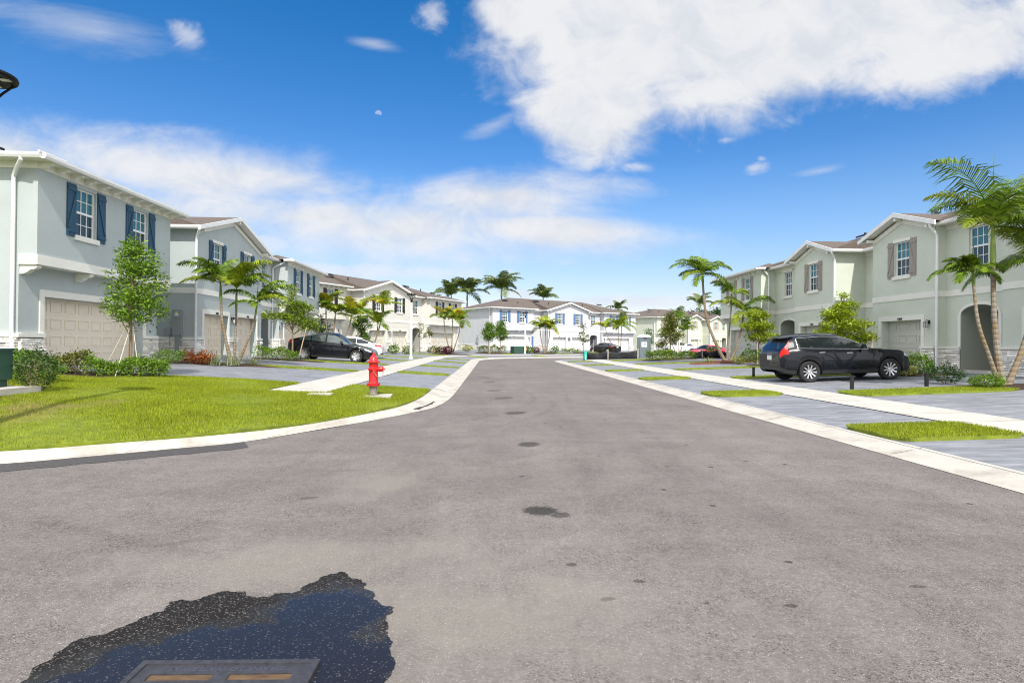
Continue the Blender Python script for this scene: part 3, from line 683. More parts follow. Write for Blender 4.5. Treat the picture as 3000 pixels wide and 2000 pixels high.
def panel(mb,x0,x1,z0,z1,y,holes,depth=.1):
    """wall panel in plane y with rectangular holes (hx0,hx1,hz0,hz1,depth); reveals included"""
    xs=sorted(set([x0,x1]+[h[0] for h in holes]+[h[1] for h in holes])); zs=sorted(set([z0,z1]+[h[2] for h in holes]+[h[3] for h in holes]))
    xs=[x for x in xs if x0-1e-6<=x<=x1+1e-6]; zs=[z for z in zs if z0-1e-6<=z<=z1+1e-6]
    for i in range(len(xs)-1):
        for j in range(len(zs)-1):
            cx=(xs[i]+xs[i+1])/2; cz=(zs[j]+zs[j+1])/2
            if any(h[0]<cx<h[1] and h[2]<cz<h[3] for h in holes): continue
            mb.quad((xs[i],y,zs[j]),(xs[i+1],y,zs[j]),(xs[i+1],y,zs[j+1]),(xs[i],y,zs[j+1]))
    for (a,b,c,d,dp) in holes:
        mb.quad((a,y,c),(a,y,d),(a,y+dp,d),(a,y+dp,c)); mb.quad((b,y,c),(b,y+dp,c),(b,y+dp,d),(b,y,d)); mb.quad((a,y,d),(b,y,d),(b,y+dp,d),(a,y+dp,d)); mb.quad((a,y,c),(a,y+dp,c),(b,y+dp,c),(b,y,c))
def window(root,M_,x,y,zc,w=.86,h=1.5,shut=True,header=True,far=False):
    """window centred at x, in wall plane y (facing -y)"""
    y0=y+.09; z0=zc-h/2; z1=zc+h/2
    b=MB(); t=.045
    b.box(x-w/2,x+w/2,y0-.02,y0+.03,z0,z0+t); b.box(x-w/2,x+w/2,y0-.02,y0+.03,z1-t,z1); b.box(x-w/2,x-w/2+t,y0-.02,y0+.03,z0+t,z1-t); b.box(x+w/2-t,x+w/2,y0-.02,y0+.03,z0+t,z1-t)
    b.box(x-w/2+t,x+w/2-t,y0-.03,y0+.02,zc-.035,zc+.035)
    m=.011 if not far else .016
    for k in (1,2):
        xx=x-w/2+t+(w-2*t)*k/3; b.box(xx-m,xx+m,y0-.012,y0+.01,z0+t,zc-.035); b.box(xx-m,xx+m,y0-.012,y0+.01,zc+.035,z1-t)
    for zz in ((z0+t+zc-.035)/2,(z1-t+zc+.035)/2): b.box(x-w/2+t,x+w/2-t,y0-.0135,y0+.009,zz-m,zz+m)
    wf=b.build('window',MUNT,root)
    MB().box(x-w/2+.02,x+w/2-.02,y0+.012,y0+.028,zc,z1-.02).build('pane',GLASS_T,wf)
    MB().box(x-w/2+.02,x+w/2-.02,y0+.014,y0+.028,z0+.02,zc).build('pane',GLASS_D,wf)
    s=MB().box(x-w/2-.12,x+w/2+.12,y-.07,y,z0-.15,z0)
    s.build('sill',M_['trim'],wf)
    if header: MB().box(x-w/2-.10,x+w/2+.10,y-.045,y,z1,z1+.14).build('lintel',M_['trim'],wf)
    if shut:
        for sg in (-1,1):
            xc=x+sg*(w/2+.24); b=MB(); hw_=.19; za=z0-.06; zb=z1+.06
            for k in range(4):
                xa=xc-hw_+k*.095; b.box(xa+.003,xa+.092,y-.04,y-.002,za,zb)
            b.box(xc-hw_+.004,xc+hw_-.004,y-.065,y-.041,za+.12,za+.22); b.box(xc-hw_+.004,xc+hw_-.004,y-.065,y-.041,zb-.22,zb-.12)
            L_=math.hypot(2*hw_-.06,zb-za-.5); an=math.atan2(zb-za-.5,-sg*(2*hw_-.06))
            b.box(-L_/2,L_/2,-.0,.02,-.035,.035,Matrix.Translation((xc,y-.063,(za+zb)/2))@Matrix.Rotation(-an,4,'Y'))
            b.build('shutter',M_['shutter'],root)
def garage(root,M_,x,y,w,h=2.13,far=False):
    """sectional door set back in a reveal at plane y+.32"""
    yd=y+.32; b=MB(); b.box(x-w/2,x+w/2,yd,yd+.04,0,h)
    n=max(3,round(w/.61)) ; cw=w/n
    for r_ in range(4):
        z0=r_*h/4; b.box(x-w/2,x+w/2,yd-.006,yd-.0005,z0+.012,z0+h/4-.008)
        for c in range(n):
            xa=x-w/2+c*cw+.07; xb=xa+cw-.14
            za=z0+.11; zb=z0+h/4-.1
            # raised frame around each panel
            for q in ((xa,xb,za,za+.028),(xa,xb,zb-.028,zb),(xa,xa+.022,za+.028,zb-.028),(xb-.022,xb,za+.028,zb-.028)): b.box(q[0],q[1],yd-.028,yd-.0062,q[2],q[3])
    b.build('garage_door',M_['door'],root)
def lamp(root,x,y,z=1.95):
    b=MB().box(x-.05,x+.05,y-.03,y,z-.02,z+.14); b.tube([(x,y-.03,z+.09),(x,y-.12,z+.15),(x,y-.16,z+.1)],.014,6)
    b.box(x-.07,x+.07,y-.23,y-.09,z+.04,z+.06); b.box(x-.06,x+.06,y-.22,y-.10,z-.17,z-.155)
    for sx in (-1,1):
        for sy in (-1,1): b.box(x+sx*.055-.007,x+sx*.055+.007,y-.16+sy*.055-.007,y-.16+sy*.055+.007,z-.155,z+.04)
    o=b.build('wall_lamp',BLACK,root); MB().box(x-.04,x+.04,y-.2,y-.12,z-.15,z+.035).build('lamp_glass',LAMPG,o)
def number(root,txt,x,y,z=2.2,size=.15):
    o=text_mesh('house_number',txt,size,.008,BLACK,root,(x,y-.055,z),(math.pi/2,0,0)); o['label']='black house number '+txt
def ledge(mb,x0,x1,y,z0,z1,r_,dirx=True,front=True,size=1):
    """rows of small stones on a plane: along x at fixed y (facing -y) or along y at fixed x"""
    if dirx: mb.j.box(x0+.004,x1-.004,y-.026,y-.003,z0+.002,z1-.004)
    else:
        s=1 if front else -1; mb.j.box(min(y+s*.003,y+s*.026),max(y+s*.003,y+s*.026),x0+.004,x1-.004,z0+.002,z1-.004)
    z=z0
    while z<z1-.02:
        hh=min(r_.uniform(.05,.10)*size,z1-z); a=x0
        while a<x1-.01:
            b_=min(a+r_.uniform(.16,.55)*size,x1); 
            if x1-b_<.08: b_=x1
            d=r_.uniform(.045,.115)
            if dirx: mb.box(a,b_-.010,y-d,y+.02,z,z+hh-.013)
            else:
                s=1 if front else -1
                mb.box(min(y,y+s*d),max(y,y+s*d),a,b_-.010,z,z+hh-.013)
            a=b_
        z+=hh
def downspout(root,x,y,dx,dy,ztop=5.95,foot=0.05):
    """from the gutter at (x+dx,y+dy) back to the wall"""
    def rect(b,p,q,w=.055,d=.04):
        pass
    b=MB(); b.tube([(x+dx,y+dy,ztop),(x+dx,y+dy,ztop-.10),(x+dx*.3,y+dy*.3,ztop-.32),(x,y,ztop-.48),(x,y,ztop-.6),(x,y,foot+.12),(x,y-.0,foot)],.052,8)
    b.build('downspout',TRIM_W,root,True)
BRK=None
def bracket_mesh(small=True):
    if small: pr=[(0,0),(-.34,0),(-.36,-.05),(-.30,-.09),(-.2,-.11),(-.12,-.17),(0,-.18)]; w=.06
    else: pr=[(0,0),(-.46,0),(-.48,-.08),(-.40,-.13),(-.30,-.14),(-.20,-.22),(-.08,-.27),(0,-.27)]; w=.09
    return MB().prism(pr,'x',-w,w)
def townhouse(name,label,X0,Y0,theta,g,segs,M_,depth=11.0,far=False,numbers=(),ends=(True,True),seed=1,gspec=None,bothsides=True):
    root=thing(name,label,'townhouse',(X0,Y0,g),math.pi/2-theta,'two storey townhouse blocks along the street')
    r_=random.Random(seed); W_=MB(); T=MB(); S=MB(); S.j=MB(); G=MB(); RF=MB(); SF=MB(); IN=MB()
    Ltot=segs[-1][2]; zf=3.0; zt=EAVE; ni=iter(numbers)
    offs={'ov':(0,-.5),'gable':(0,0),'arch':(.45,.45),'recess':(1.7,1.7),'flat':(0,0)}
    pv=None; small=None; bigb=None
    OH=.42
    for si_,sg in enumerate(segs):
        ty,a,b_=sg[:3]; lo,hi=offs[ty]; wins=[];gar=[]
        if ty=='ov': wins=[a+1.95,b_-1.95] if b_-a>5 else [a+1.5]; gar=[((a+b_)/2+.0,4.88)]
        if ty=='gable':
            if b_-a>5: wins=[a+2.0,b_-2.0]; gar=[(a+1.95,2.44),(b_-1.95,2.44)]
            else: wins=[(a+b_)/2]; gar=[((a+b_)/2-.05,2.44)]
        if ty=='arch': wins=[(a+b_)/2]
        if ty=='flat': wins=[a+1.7,b_-1.7]; gar=[((a+b_)/2,4.88)]
        # lower storey
        holes=[(x-w/2,x+w/2,0,2.13,.32) for x,w in gar]
        if ty=='arch':
            ax0=a+.75; ax1=b_-.62; az=2.25; n=10
            panel(W_,a,b_,az+.42,zf+.1,lo,[]); panel(W_,a,ax0,0,az+.42,lo,[]); panel(W_,ax1,b_,0,az+.42,lo,[])
            cxa=(ax0+ax1)/2; ha=(ax1-ax0)/2; rise=.36
            arc=[(cxa-ha*math.cos(math.pi*k/n),az-.0+rise*math.sin(math.pi*k/n)) for k in range(n+1)]
            for k in range(n):
                p,q=arc[k],arc[k+1]; W_.quad((p[0],lo,p[1]),(q[0],lo,q[1]),(q[0],lo,az+.42),(p[0],lo,az+.42))
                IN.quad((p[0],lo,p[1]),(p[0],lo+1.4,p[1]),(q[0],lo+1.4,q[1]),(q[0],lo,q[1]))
                # arch trim
                s_=1.11; pc=(cxa+(p[0]-cxa)*s_,az+(p[1]-az)*1.32+.0); qc=(cxa+(q[0]-cxa)*s_,az+(q[1]-az)*1.32)
                T.add([(p[0],lo-.035,p[1]),(q[0],lo-.035,q[1]),(qc[0],lo-.035,qc[1]),(pc[0],lo-.035,pc[1]),(p[0],lo+.05,p[1]),(q[0],lo+.05,q[1]),(qc[0],lo-.0,qc[1]),(pc[0],lo-.0,pc[1])],[(0,1,2,3),(0,4,5,1),(3,2,6,7)])
            for sx,xx in ((-1,ax0),(1,ax1)): T.box(min(xx,xx+sx*.13),max(xx,xx+sx*.13),lo-.035,lo-.001,1.0,az)
            # entry recess
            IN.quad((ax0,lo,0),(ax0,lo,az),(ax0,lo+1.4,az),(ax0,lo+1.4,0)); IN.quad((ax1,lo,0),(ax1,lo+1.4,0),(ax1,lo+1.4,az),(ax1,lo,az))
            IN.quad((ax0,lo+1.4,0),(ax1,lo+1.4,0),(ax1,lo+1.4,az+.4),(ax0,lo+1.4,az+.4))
            MB().box(ax0,ax1,lo-.25,lo+1.4,.001,.10).build('doorstep',CONC,root)
            MB().box(cxa-.46,cxa+.46,lo+1.34,lo+1.385,.1,2.13).build('front_door',M_['shutter'],root)
            ledge(S,a+.03,ax0,lo,0,.90,r_); ledge(S,ax1,b_-.03,lo,0,.90,r_); T.box(a,ax0,lo-.09,lo-.002,.91,1.02); T.box(ax1,b_,lo-.09,lo-.002,.91,1.02)
        elif ty=='recess':
            panel(W_,a,b_,0,zf+.1,lo,[(a+.6,a+1.55,0.02,2.2,.12)] if b_-a>2 else [])
            MB().box(a+.6,a+1.55,lo+.08,lo+.12,.02,2.2).build('front_door',M_['shutter'],root)
            ledge(S,a,a+.55,lo,0,.90,r_); ledge(S,a+1.6,b_,lo,0,.90,r_); T.box(a+1.6,b_,lo-.09,lo-.002,.91,1.02)
        else:
            panel(W_,a,b_,0,zf+.1,lo,holes)
            xs_=[a]+sum([[x-w/2,x+w/2] for x,w in gar],[])+[b_]
            for k in range(0,len(xs_),2):
                ledge(S,xs_[k]+.02,xs_[k+1]-.0,lo,0,.90,r_); T.box(xs_[k],xs_[k+1],lo-.095,lo-.002,.91,1.03)
            for x,w in gar:
                garage(root,M_,x,lo,w,far=far)
                T.box(x-w/2-.17,x+w/2+.17,lo-.04,lo-.0015,2.13,2.34); T.box(x-w/2-.17,x-w/2,lo-.04,lo-.0015,1.03,2.13); T.box(x+w/2,x+w/2+.17,lo-.04,lo-.0015,1.03,2.13)
                tx=next(ni,None)
                if tx: number(root,tx,x+(.35 if w>4 else .0),lo,2.155)
            if ty=='gable' and len(gar)==2:
                lamp(root,gar[0][0]+1.22+.42,lo); lamp(root,gar[1][0]-1.22-.42,lo)
            elif ty=='gable': lamp(root,gar[0][0]+1.22+.42,lo)
            elif ty=='ov': lamp(root,b_-.45 if si_==0 else a+.45,lo)
        # upper storey
        wz=4.85; zu0=zf if ty=='ov' else zf+.1
        panel(W_,a,b_,zu0,zt,hi,[(x-.43,x+.43,wz-.75,wz+.75,.11) for x in wins])
        for x in wins: window(root,M_,x,hi,wz,shut=ty in('ov','gable','flat'),header=ty!='ov',far=far)
        if ty=='ov':
            SF.quad((a,hi,zf),(b_,hi,zf),(b_,lo,zf),(a,lo,zf))
            T.box(a-.03,b_+.03,hi-.035,hi-.001,zf-.01,zf+.27)
            for xx in (a,b_): W_.quad((xx,hi,zf),(xx,lo,zf),(xx,lo,zt),(xx,hi,zt)); T.box(min(xx,xx+(.03 if xx==b_ else -.03)),max(xx,xx+(.03 if xx==b_ else -.03)),hi,lo,zf-.01,zf+.27)
            T.box(a,b_,hi-.03,hi-.0012,zt-.2,zt)
            if small is None: small=bracket_mesh(True).build('eave_bracket',M_['trim'],root)
            first=True
            nb=max(4,round((b_-a)/.62))
            for k in range(nb+1):
                xx=a+.1+(b_-a-.2)*k/nb
                if small.get('placed'): inst(small,root,(xx,hi-.03,zt))
                else: small.location=(xx,hi-.03,zt); small['placed']=1
            if bigb is None: bigb=bracket_mesh(False).build('overhang_bracket',M_['trim'],root)
            for k in range(4):
                xx=a+.12+(b_-a-.24)*k/3
                if bigb.get('placed'): inst(bigb,root,(xx,0,zf-.012))
                else: bigb.location=(xx,0,zf-.012); bigb['placed']=1
        else:
            T.box(a,b_,hi-.03,hi-.001,zf+.02,zf+.27)
            if ty=='gable':
                cx=(a+b_)/2; ap=zt+(b_-a)/2*(.30 if b_-a>5 else .345)
                W_.add([(a,hi,zt),(b_,hi,zt),(cx,hi,ap)],[(0,1,2)])
            else: T.box(a,b_,hi-.028,hi-.001,zt-.2,zt)
        # returns between segments
        if pv is not None:
            plo,phi=pv
            for (z0,z1,p,q) in ((0,zf+.05,plo,lo),(zf+.05,zt,phi if phi>=0 else 0,max(hi,0))):
                if abs(p-q)>.01:
                    W_.quad((a,min(p,q),z0),(a,max(p,q),z0),(a,max(p,q),z1),(a,min(p,q),z1))
            if abs(plo-lo)>.01:
                ledge(S,min(plo,lo)+.02,max(plo,lo)-.02,a,0,.9,r_,False,lo>plo)
                d=-1 if lo<plo else 1
                T.box(min(a,a+d*.02),max(a,a+d*.02),min(plo,lo),max(plo,lo),.91,1.02); T.box(min(a,a+d*.03),max(a,a+d*.03),min(plo,lo),max(plo,lo),zf+.02,zf+.27)
        pv=(lo,hi)
    # end walls and back
    for xx,d in ((0,-1),(Ltot,1)):
        hw_=[]
        W_.quad((xx,0,0),(xx,depth,0),(xx,depth,zt),(xx,0,zt))
        ledge(S,0,depth,xx,0,.9,r_,False,d>0); T.box(min(xx,xx+d*.09),max(xx,xx+d*.09),-.09,depth,.91,1.02)
        T.box(min(xx,xx+d*.028),max(xx,xx+d*.028),-.5 if segs[0 if d<0 else -1][0]=='ov' else 0,depth,zt-.2,zt)
    W_.quad((0,depth,0),(Ltot,depth,0),(Ltot,depth,zt),(0,depth,zt))
    # roof: hip over the block
    e=OH; x0=-e;x1=Ltot+e; y1=depth+e; sl=.325
    ze=zt+.10
    # front eave follows the segments: body roof starts at y0 per segment (one plane, extended)
    ym=(depth)/2; rz=ze+(ym+e)*sl; rr=(ym+e)*1.12
    pass
    for k_,(ty,a,b_,*_) in enumerate(segs):
        xa=x0 if a==0 else a; xb=x1 if b_==Ltot else b_; yf=(offs[ty][1]-e) if ty in('recess','arch') else (-e if ty!='gable' else .35)
        zf_=ze if ty!='gable' else ze+(.35+e)*sl-.06
        pa=[(xa,yf,zf_)]
        pa+= [(xb,yf,zf_)]
        if b_==Ltot and ty!='flat': pa+= [(x1-rr,ym,rz)]
        elif b_==Ltot: pa+= [(x1-rr,ym,rz)]
        else: pa+= [(b_,ym,rz)]
        pa+= [(x0+rr,ym,rz)] if a==0 else [(a,ym,rz)]
        RF.add(pa,[tuple(range(len(pa)))])
        if ty in('recess','arch'):
            for xx in (a,b_): RF.add([(xx,-e+.01,ze+.003),(xx,yf,ze),(xx,ym,rz)],[(0,1,2)])
        if ty!='gable': SF.quad((xa,yf,zt),(xb,yf,zt),(xb,max(offs[ty][1],0)+.0,zt),(xa,max(offs[ty][1],0),zt))
    RF.quad((x1,y1,ze),(x0,y1,ze),(x0+rr,ym,rz),(x1-rr,ym,rz))
    RF.add([(x0,-e,ze),(x0+rr,ym,rz),(x0,y1,ze)],[(0,1,2)]); RF.add([(x1,-e,ze),(x1,y1,ze),(x1-rr,ym,rz)],[(0,1,2)])
    SF.quad((x0,0,zt),(0,0,zt),(0,y1,zt),(x0,y1,zt)); SF.quad((Ltot,0,zt),(x1,0,zt),(x1,y1,zt),(Ltot,y1,zt))
    # gutter / fascia
    def fascia(p,q,out):
        dx,dy=q[0]-p[0],q[1]-p[1]; L_=math.hypot(dx,dy); an=math.atan2(dy,dx)
        M2=Matrix.Translation((p[0],p[1],0))@Matrix.Rotation(an,4,'Z')
        G.prism([(0,zt-.035),(-.085*out,zt-.035),(-.12*out,zt+.03),(-.12*out,zt+.105),(0,zt+.105)],'x',0,L_,M2)
    fascia((x0,y1),(x0,-e),1)
    fascia((x1,-e),(x1,y1),1); fascia((x1,y1),(x0,y1),1)
    for ty,a,b_,*_ in segs:
        lo,hi=offs[ty]
        if ty=='ov':
            # eave bump-out with its own small roof skirt
            ya=hi-e; ls=a-(e if a>0 else e); le=b_+e
            y2=-e+1.2; dd=y2-ya; z2=ze+dd*sl; dh=dd*1.12
            RF.add([(ls,ya,ze+.002),(le,ya,ze+.002),(le-dh,y2,z2+.002),(ls+dh,y2,z2+.002)],[(0,1,2,3)])
            for xx,d_ in ((ls,1),(le,-1)): RF.add([(xx,ya,ze+.002),(xx,y2,ze+.002),(xx+d_*dh,y2,z2+.002)],[(0,1,2)])
            SF.quad((ls,ya,zt+.001),(le,ya,zt+.001),(le,-e,zt+.001),(ls,-e,zt+.001))
            fascia((ls,ya),(le,ya),1); fascia((ls,-e),(ls,ya),1); fascia((le,ya),(le,-e),1)
            G.box(ls-.1,ls+.9,ya-.02,ya+.03,zt+.106,zt+.17) if not far else None
        elif ty=='gable':
            cx=(a+b_)/2; hwid=(b_-a)/2+e; s2=.30 if b_-a>5 else .345; ya=-e+.02
            zr=ze+hwid*s2; yb=(zr-ze)/sl-e+.1
            th=.10
            for sg_ in (-1,1):
                RF.quad((cx,ya,zr+.02),(cx+sg_*hwid,ya,ze+.02),(cx+sg_*hwid,-e+.3,ze+.02),(cx,yb+.3,zr+.02))
                SF.quad((cx,ya,zr-.12),(cx+sg_*hwid,ya,ze-.12),(cx+sg_*hwid,.02,ze-.12),(cx,.02,zr-.12))
                # rake board
                G.add([(cx,ya-.04,zr+.03),(cx+sg_*(hwid+.05),ya-.04,ze+.01),(cx+sg_*(hwid+.05),ya-.04,ze-.17),(cx,ya-.04,zr-.16),(cx,ya+.02,zr+.03),(cx+sg_*(hwid+.05),ya+.02,ze+.01),(cx+sg_*(hwid+.05),ya+.02,ze-.17),(cx,ya+.02,zr-.16)],
                   [(0,1,2,3),(7,6,5,4),(3,2,6,7),(1,5,6,2),(0,4,5,1)])
                # frieze along the rake on the wall
                T.add([(cx,-.03,zr-.20),(cx+sg_*(hwid-e),-.03,ze-.20+e*s2),(cx+sg_*(hwid-e),-.03,ze-.42+e*s2),(cx,-.03,zr-.42)],[(0,1,2,3)])
                MB().box(-.05,.05,-e+.06,0,-.1,.02,Matrix.Translation((cx+sg_*(hwid-e-.1),0,ze-.16+e*s2*.6))).build('gable_bracket',M_['trim'],root)
            MB().box(cx-.06,cx+.06,-e+.06,-.031,zr-.34,zr-.16).build('ridge_bracket',M_['trim'],root)
            if not far:
                for sg_ in (-1,1):
                    xa=cx+sg_*(hwid+.05); 
        if ty in('arch','recess','flat'):
            yo=offs[ty][1]-e; i_=[q[1] for q in segs].index(a)
            fascia((a if ty!='recess' else a+e,yo),(b_ if ty!='recess' else b_-e,yo),1)
            if ty=='recess':
                for xx,d in ((a+e,1),(b_-e,-1)):
                    if (d==1 and i_>0) or d==-1:
                        if d==1: fascia((xx,-e),(xx,yo),1)
                        else: fascia((xx,yo),(xx,-e),1)
                        SF.quad((xx-d*e,-e,zt+.0005),(xx,-e,zt+.0005),(xx,offs[ty][1],zt+.0005),(xx-d*e,offs[ty][1],zt+.0005))
                        RF.add([(xx,-e,ze),(xx,yo,ze),(xx-d*e,yo+.3,ze+e*sl),(xx-d*e,-e,ze+e*sl)],[(0,1,2,3)])
    # roof vents and pipes
    for k in range(int(Ltot//6)):
        xx=3+rnd.random()*2+k*6; yy=ym-1.3-rnd.random(); zz=ze+(yy+e)*sl
        MB().add([(-.45,-.2,.02),(.45,-.2,.02),(.45,.2,.18),(-.45,.2,.18),(-.45,-.2,.12),(.45,-.2,.12),(.45,.2,.26),(-.45,.2,.26)],[(0,3,2,1),(4,5,6,7),(0,1,5,4),(1,2,6,5),(2,3,7,6),(3,0,4,7)]).build('roof_vent',BLACK,root,loc=(xx,yy,zz))
        MB().tube([(xx+1.6,yy-1,zz-.42),(xx+1.6,yy-1,zz-.05)],.06,8).build('vent_pipe',BLACK,root)
    W_.build('wall',M_['wall'],root); T.build('trim',M_['trim'],root); n0=len(S.f); S.add(S.j.v,S.j.f); so_=S.build('stone_base',STONE,root); so_.data.materials.append(mat('stone_mortar',(.17,.16,.145),.95)); so_.data.polygons.foreach_set('material_index',[0 if k<n0 else 1 for k in range(len(S.f))]); G.build('gutter',TRIM_W,root); RF.build('roof',ROOF,root); SF.build('soffit',M_['trim'],root)
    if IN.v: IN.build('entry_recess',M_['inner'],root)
    # downspouts
    for i,(ty,a,b_,*_) in enumerate(segs):
        if ty=='ov' and i==0: downspout(root,-.09,.1,-.38,-.5)
        if ty=='recess' and i+1<len(segs) : downspout(root,b_-.14,-.08,-.35,-.3) if segs[i+1][0]=='gable' and not gspec else None
        if ty=='arch': downspout(root,b_-.13,offs['arch'][0]-.07,0,-.7) if segs[min(i+1,len(segs)-1)][0]=='ov' else downspout(root,a+.13,offs['arch'][0]-.5,.0,-.3)
        if ty=='recess' and gspec: downspout(root,a+.10,-.05,.3,-.35)
    return root
SEG4=[('ov',0,6.7),('recess',6.7,9.7),('gable',9.7,17.1),('arch',17.1,19.9),('ov',19.9,26.5)]
MA=house_mats('bluegrey',(.455,.505,.50),(.80,.79,.72),(.018,.070,.125),(.78,.69,.56))
MC=house_mats('cream',(.66,.645,.59),(.76,.74,.68),(.018,.016,.018),(.66,.63,.55))
MW=house_mats('white',(.555,.56,.58),(.76,.76,.76),(.10,.18,.36),(.78,.77,.74))
MS=house_mats('sage',(.60,.64,.545),(.76,.75,.68),(.30,.27,.23),(.56,.56,.50))
MF=house_mats('palesage',(.57,.59,.50),(.68,.67,.58),(.46,.38,.28),(.66,.64,.55))
hA=townhouse('townhouse','blue grey townhouse block with dark blue shutters beside the corner lawn',-13.5,16.7,0,.65,SEG4,MA,numbers=('4367','4365','4363',''),seed=3)
hC=townhouse('townhouse','cream townhouse block with black shutters beyond the blue shuttered block',-17.08,47.08,.507,.60,SEG4,MC,far=True,seed=4,numbers=('4359','4357','4355'))
hW=townhouse('townhouse','white townhouse block with light blue shutters facing down the street',-.18,76.31,1.028,.40,SEG4,MW,far=True,seed=5,numbers=('4351','4349','4347'))
hF=townhouse('townhouse','pale sage townhouse block behind the parked pickup with tan shutters',29.0,100.3,.962,.58,[('ov',0,6.7),('recess',6.7,9.7),('gable',9.7,13.6),('recess',13.6,16.6),('gable',16.6,20.5),('arch',20.5,23.4),('ov',23.4,30)],MF,far=True,seed=6)
hR=townhouse('townhouse','sage green townhouse block with taupe shutters behind the black suv',18,43.0,math.pi,.57,[('ov',0,6.5),('arch',6.5,9.75),('gable',9.75,13.65),('recess',13.65,16.7),('gable',16.7,20.5),('arch',20.5,23.55),('flat',23.55,30.3)],MS,numbers=('4360','4362','4364'),seed=7,gspec=1)
# far end piece of the right row seen past the bend
# meter cabinet on the blue-grey block
mc=MB().box(8.02+.0,8.3,1.0,1.5,1.05,2.25)
def meter(root,x,y0,face,z0=1.1):
    """utility meter cabinet on a wall facing -x at plane x"""
    b=MB().box(x-.16,x-.001,y0,y0+.42,z0,z0+1.15); b.box(x-.13,x-.002,y0+.48,y0+.74,z0,z0+.3); b.box(x-.12,x-.09,y0+.1,y0+.3,0.2,z0); b.tube([(x-.06,y0+.05,0),(x-.06,y0+.05,z0)],.03,6); b.tube([(x-.06,y0+.55,.1),(x-.06,y0+.55,z0)],.02,6)
    o=b.build('meter_cabinet',METER,root)
    MB().lathe([(.09,0),(.09,.07),(.06,.1)],12,Matrix.Translation((x-.16,y0+.2,z0+.9))@Matrix.Rotation(-math.pi/2,4,'Y')).build('meter_dial',mat('meter_glass',(.5,.55,.58),.15),o)
meter(hA,9.7,.55,-1)
meter(hW,0,3.2,-1); meter(hF,0,2.2,-1)
# side windows on the white block end wall
def side_window(root,y,z,w,h):
    b=MB().box(-.05,-.002,y-w/2-.1,y+w/2+.1,z-h/2-.1,z+h/2+.1); o=b.build('side_window',TRIM_W,root)
    MB().box(-.06,-.051,y-w/2,y+w/2,z-h/2,z-.02).build('pane',GLASS_D,o); MB().box(-.06,-.051,y-w/2,y+w/2,z+.02,z+h/2).build('pane',GLASS_D,o)
side_window(hW,7.6,4.8,.5,.5); side_window(hW,9.8,4.6,.7,1.4); side_window(hW,9.8,1.8,.7,1.4)

# ---------------------------------------------------------------- foliage helpers
def leafmat(name,col,var=.35,trans=.28,rough=.5):
    return mat(name,col,rough,spec=.35,var=var,trans=trans,noise=(1.6,.18))
L_MID=leafmat('leaf_mid_green',(.12,.22,.022),.5); L_DARK=leafmat('leaf_dark_green',(.035,.085,.015)); L_YEL=leafmat('leaf_yellow_green',(.24,.29,.012)); L_OLIVE=leafmat('leaf_olive',(.13,.15,.02),.5)
L_LIME=leafmat('leaf_lime',(.17,.27,.02)); L_RED=leafmat('leaf_copper',(.125,.14,.018),.6); L_CROTON=leafmat('leaf_croton',(.30,.085,.018),.85); L_VAR=leafmat('leaf_variegated',(.34,.36,.09),.45)
L_STRIPE=leafmat('leaf_striped',(.24,.28,.13),.4); L_PURP=leafmat('leaf_purple',(.10,.02,.03),.5)
P_GREEN=leafmat('palm_green',(.135,.22,.018),.6,.2,.42); P_LIME=leafmat('palm_lime',(.235,.30,.018),.5,.25,.42); P_YEL=leafmat('palm_yellow',(.42,.37,.02),.3,.35,.45); P_DARK=leafmat('palm_dark',(.16,.21,.07),.5,.2,.45)
BARK=mat('bark',(.24,.18,.12),.9,noise=(9,.3,(1,1,.4)),bump=(30,.6)); STAKE=mat('stake_wood',(.45,.33,.22),.85,noise=(14,.25,(1,1,.12)))
STAKE2=mat('pale_stake',(.62,.57,.45),.85,noise=(14,.2,(1,1,.12)))
def trunkmat(name,c1,c2):
    m=bpy.data.materials.new(name); m.use_nodes=True; nt=m.node_tree; N=nt.nodes; L=nt.links; b=N['Principled BSDF']; tc=N.new('ShaderNodeTexCoord')
    w=N.new('ShaderNodeTexWave'); w.bands_direction='Z'; w.inputs['Scale'].default_value=2.1; w.inputs['Distortion'].default_value=1.2; w.inputs['Detail'].default_value=2; L.new(tc.outputs['Object'],w.inputs[0])
    r=N.new('ShaderNodeMapRange'); r.inputs[1].default_value=.02; r.inputs[2].default_value=.25; r.inputs[3].default_value=.66; r.inputs[4].default_value=1; L.new(w.outputs['Fac'],r.inputs[0])
    n=N.new('ShaderNodeTexNoise'); n.inputs['Scale'].default_value=1.3; n.inputs['Detail'].default_value=4; L.new(tc.outputs['Object'],n.inputs['Vector'])
    q=N.new('ShaderNodeMapRange'); q.inputs[1].default_value=.42; q.inputs[2].default_value=.62; L.new(n.outputs[0],q.inputs[0])
    mx=N.new('ShaderNodeMix'); mx.data_type='RGBA'; L.new(q.outputs[0],mx.inputs[0]); mx.inputs[6].default_value=(*c1,1); mx.inputs[7].default_value=(*c2,1)
    s=N.new('ShaderNodeVectorMath'); s.operation='SCALE'; L.new(mx.outputs[2],s.inputs[0]); L.new(r.outputs[0],s.inputs['Scale']); L.new(s.outputs[0],b.inputs[0]); b.inputs['Roughness'].default_value=.8
    bp=N.new('ShaderNodeBump'); bp.inputs['Strength'].default_value=.5; bp.inputs['Distance'].default_value=.02; L.new(w.outputs['Fac'],bp.inputs['Height']); L.new(bp.outputs[0],b.inputs['Normal']); return m
PTRUNK=trunkmat('palm_trunk',(.27,.235,.19),(.24,.165,.075)); PSHAFT=mat('crownshaft',(.17,.24,.04),.45,noise=(5,.25,(1,1,.2)))
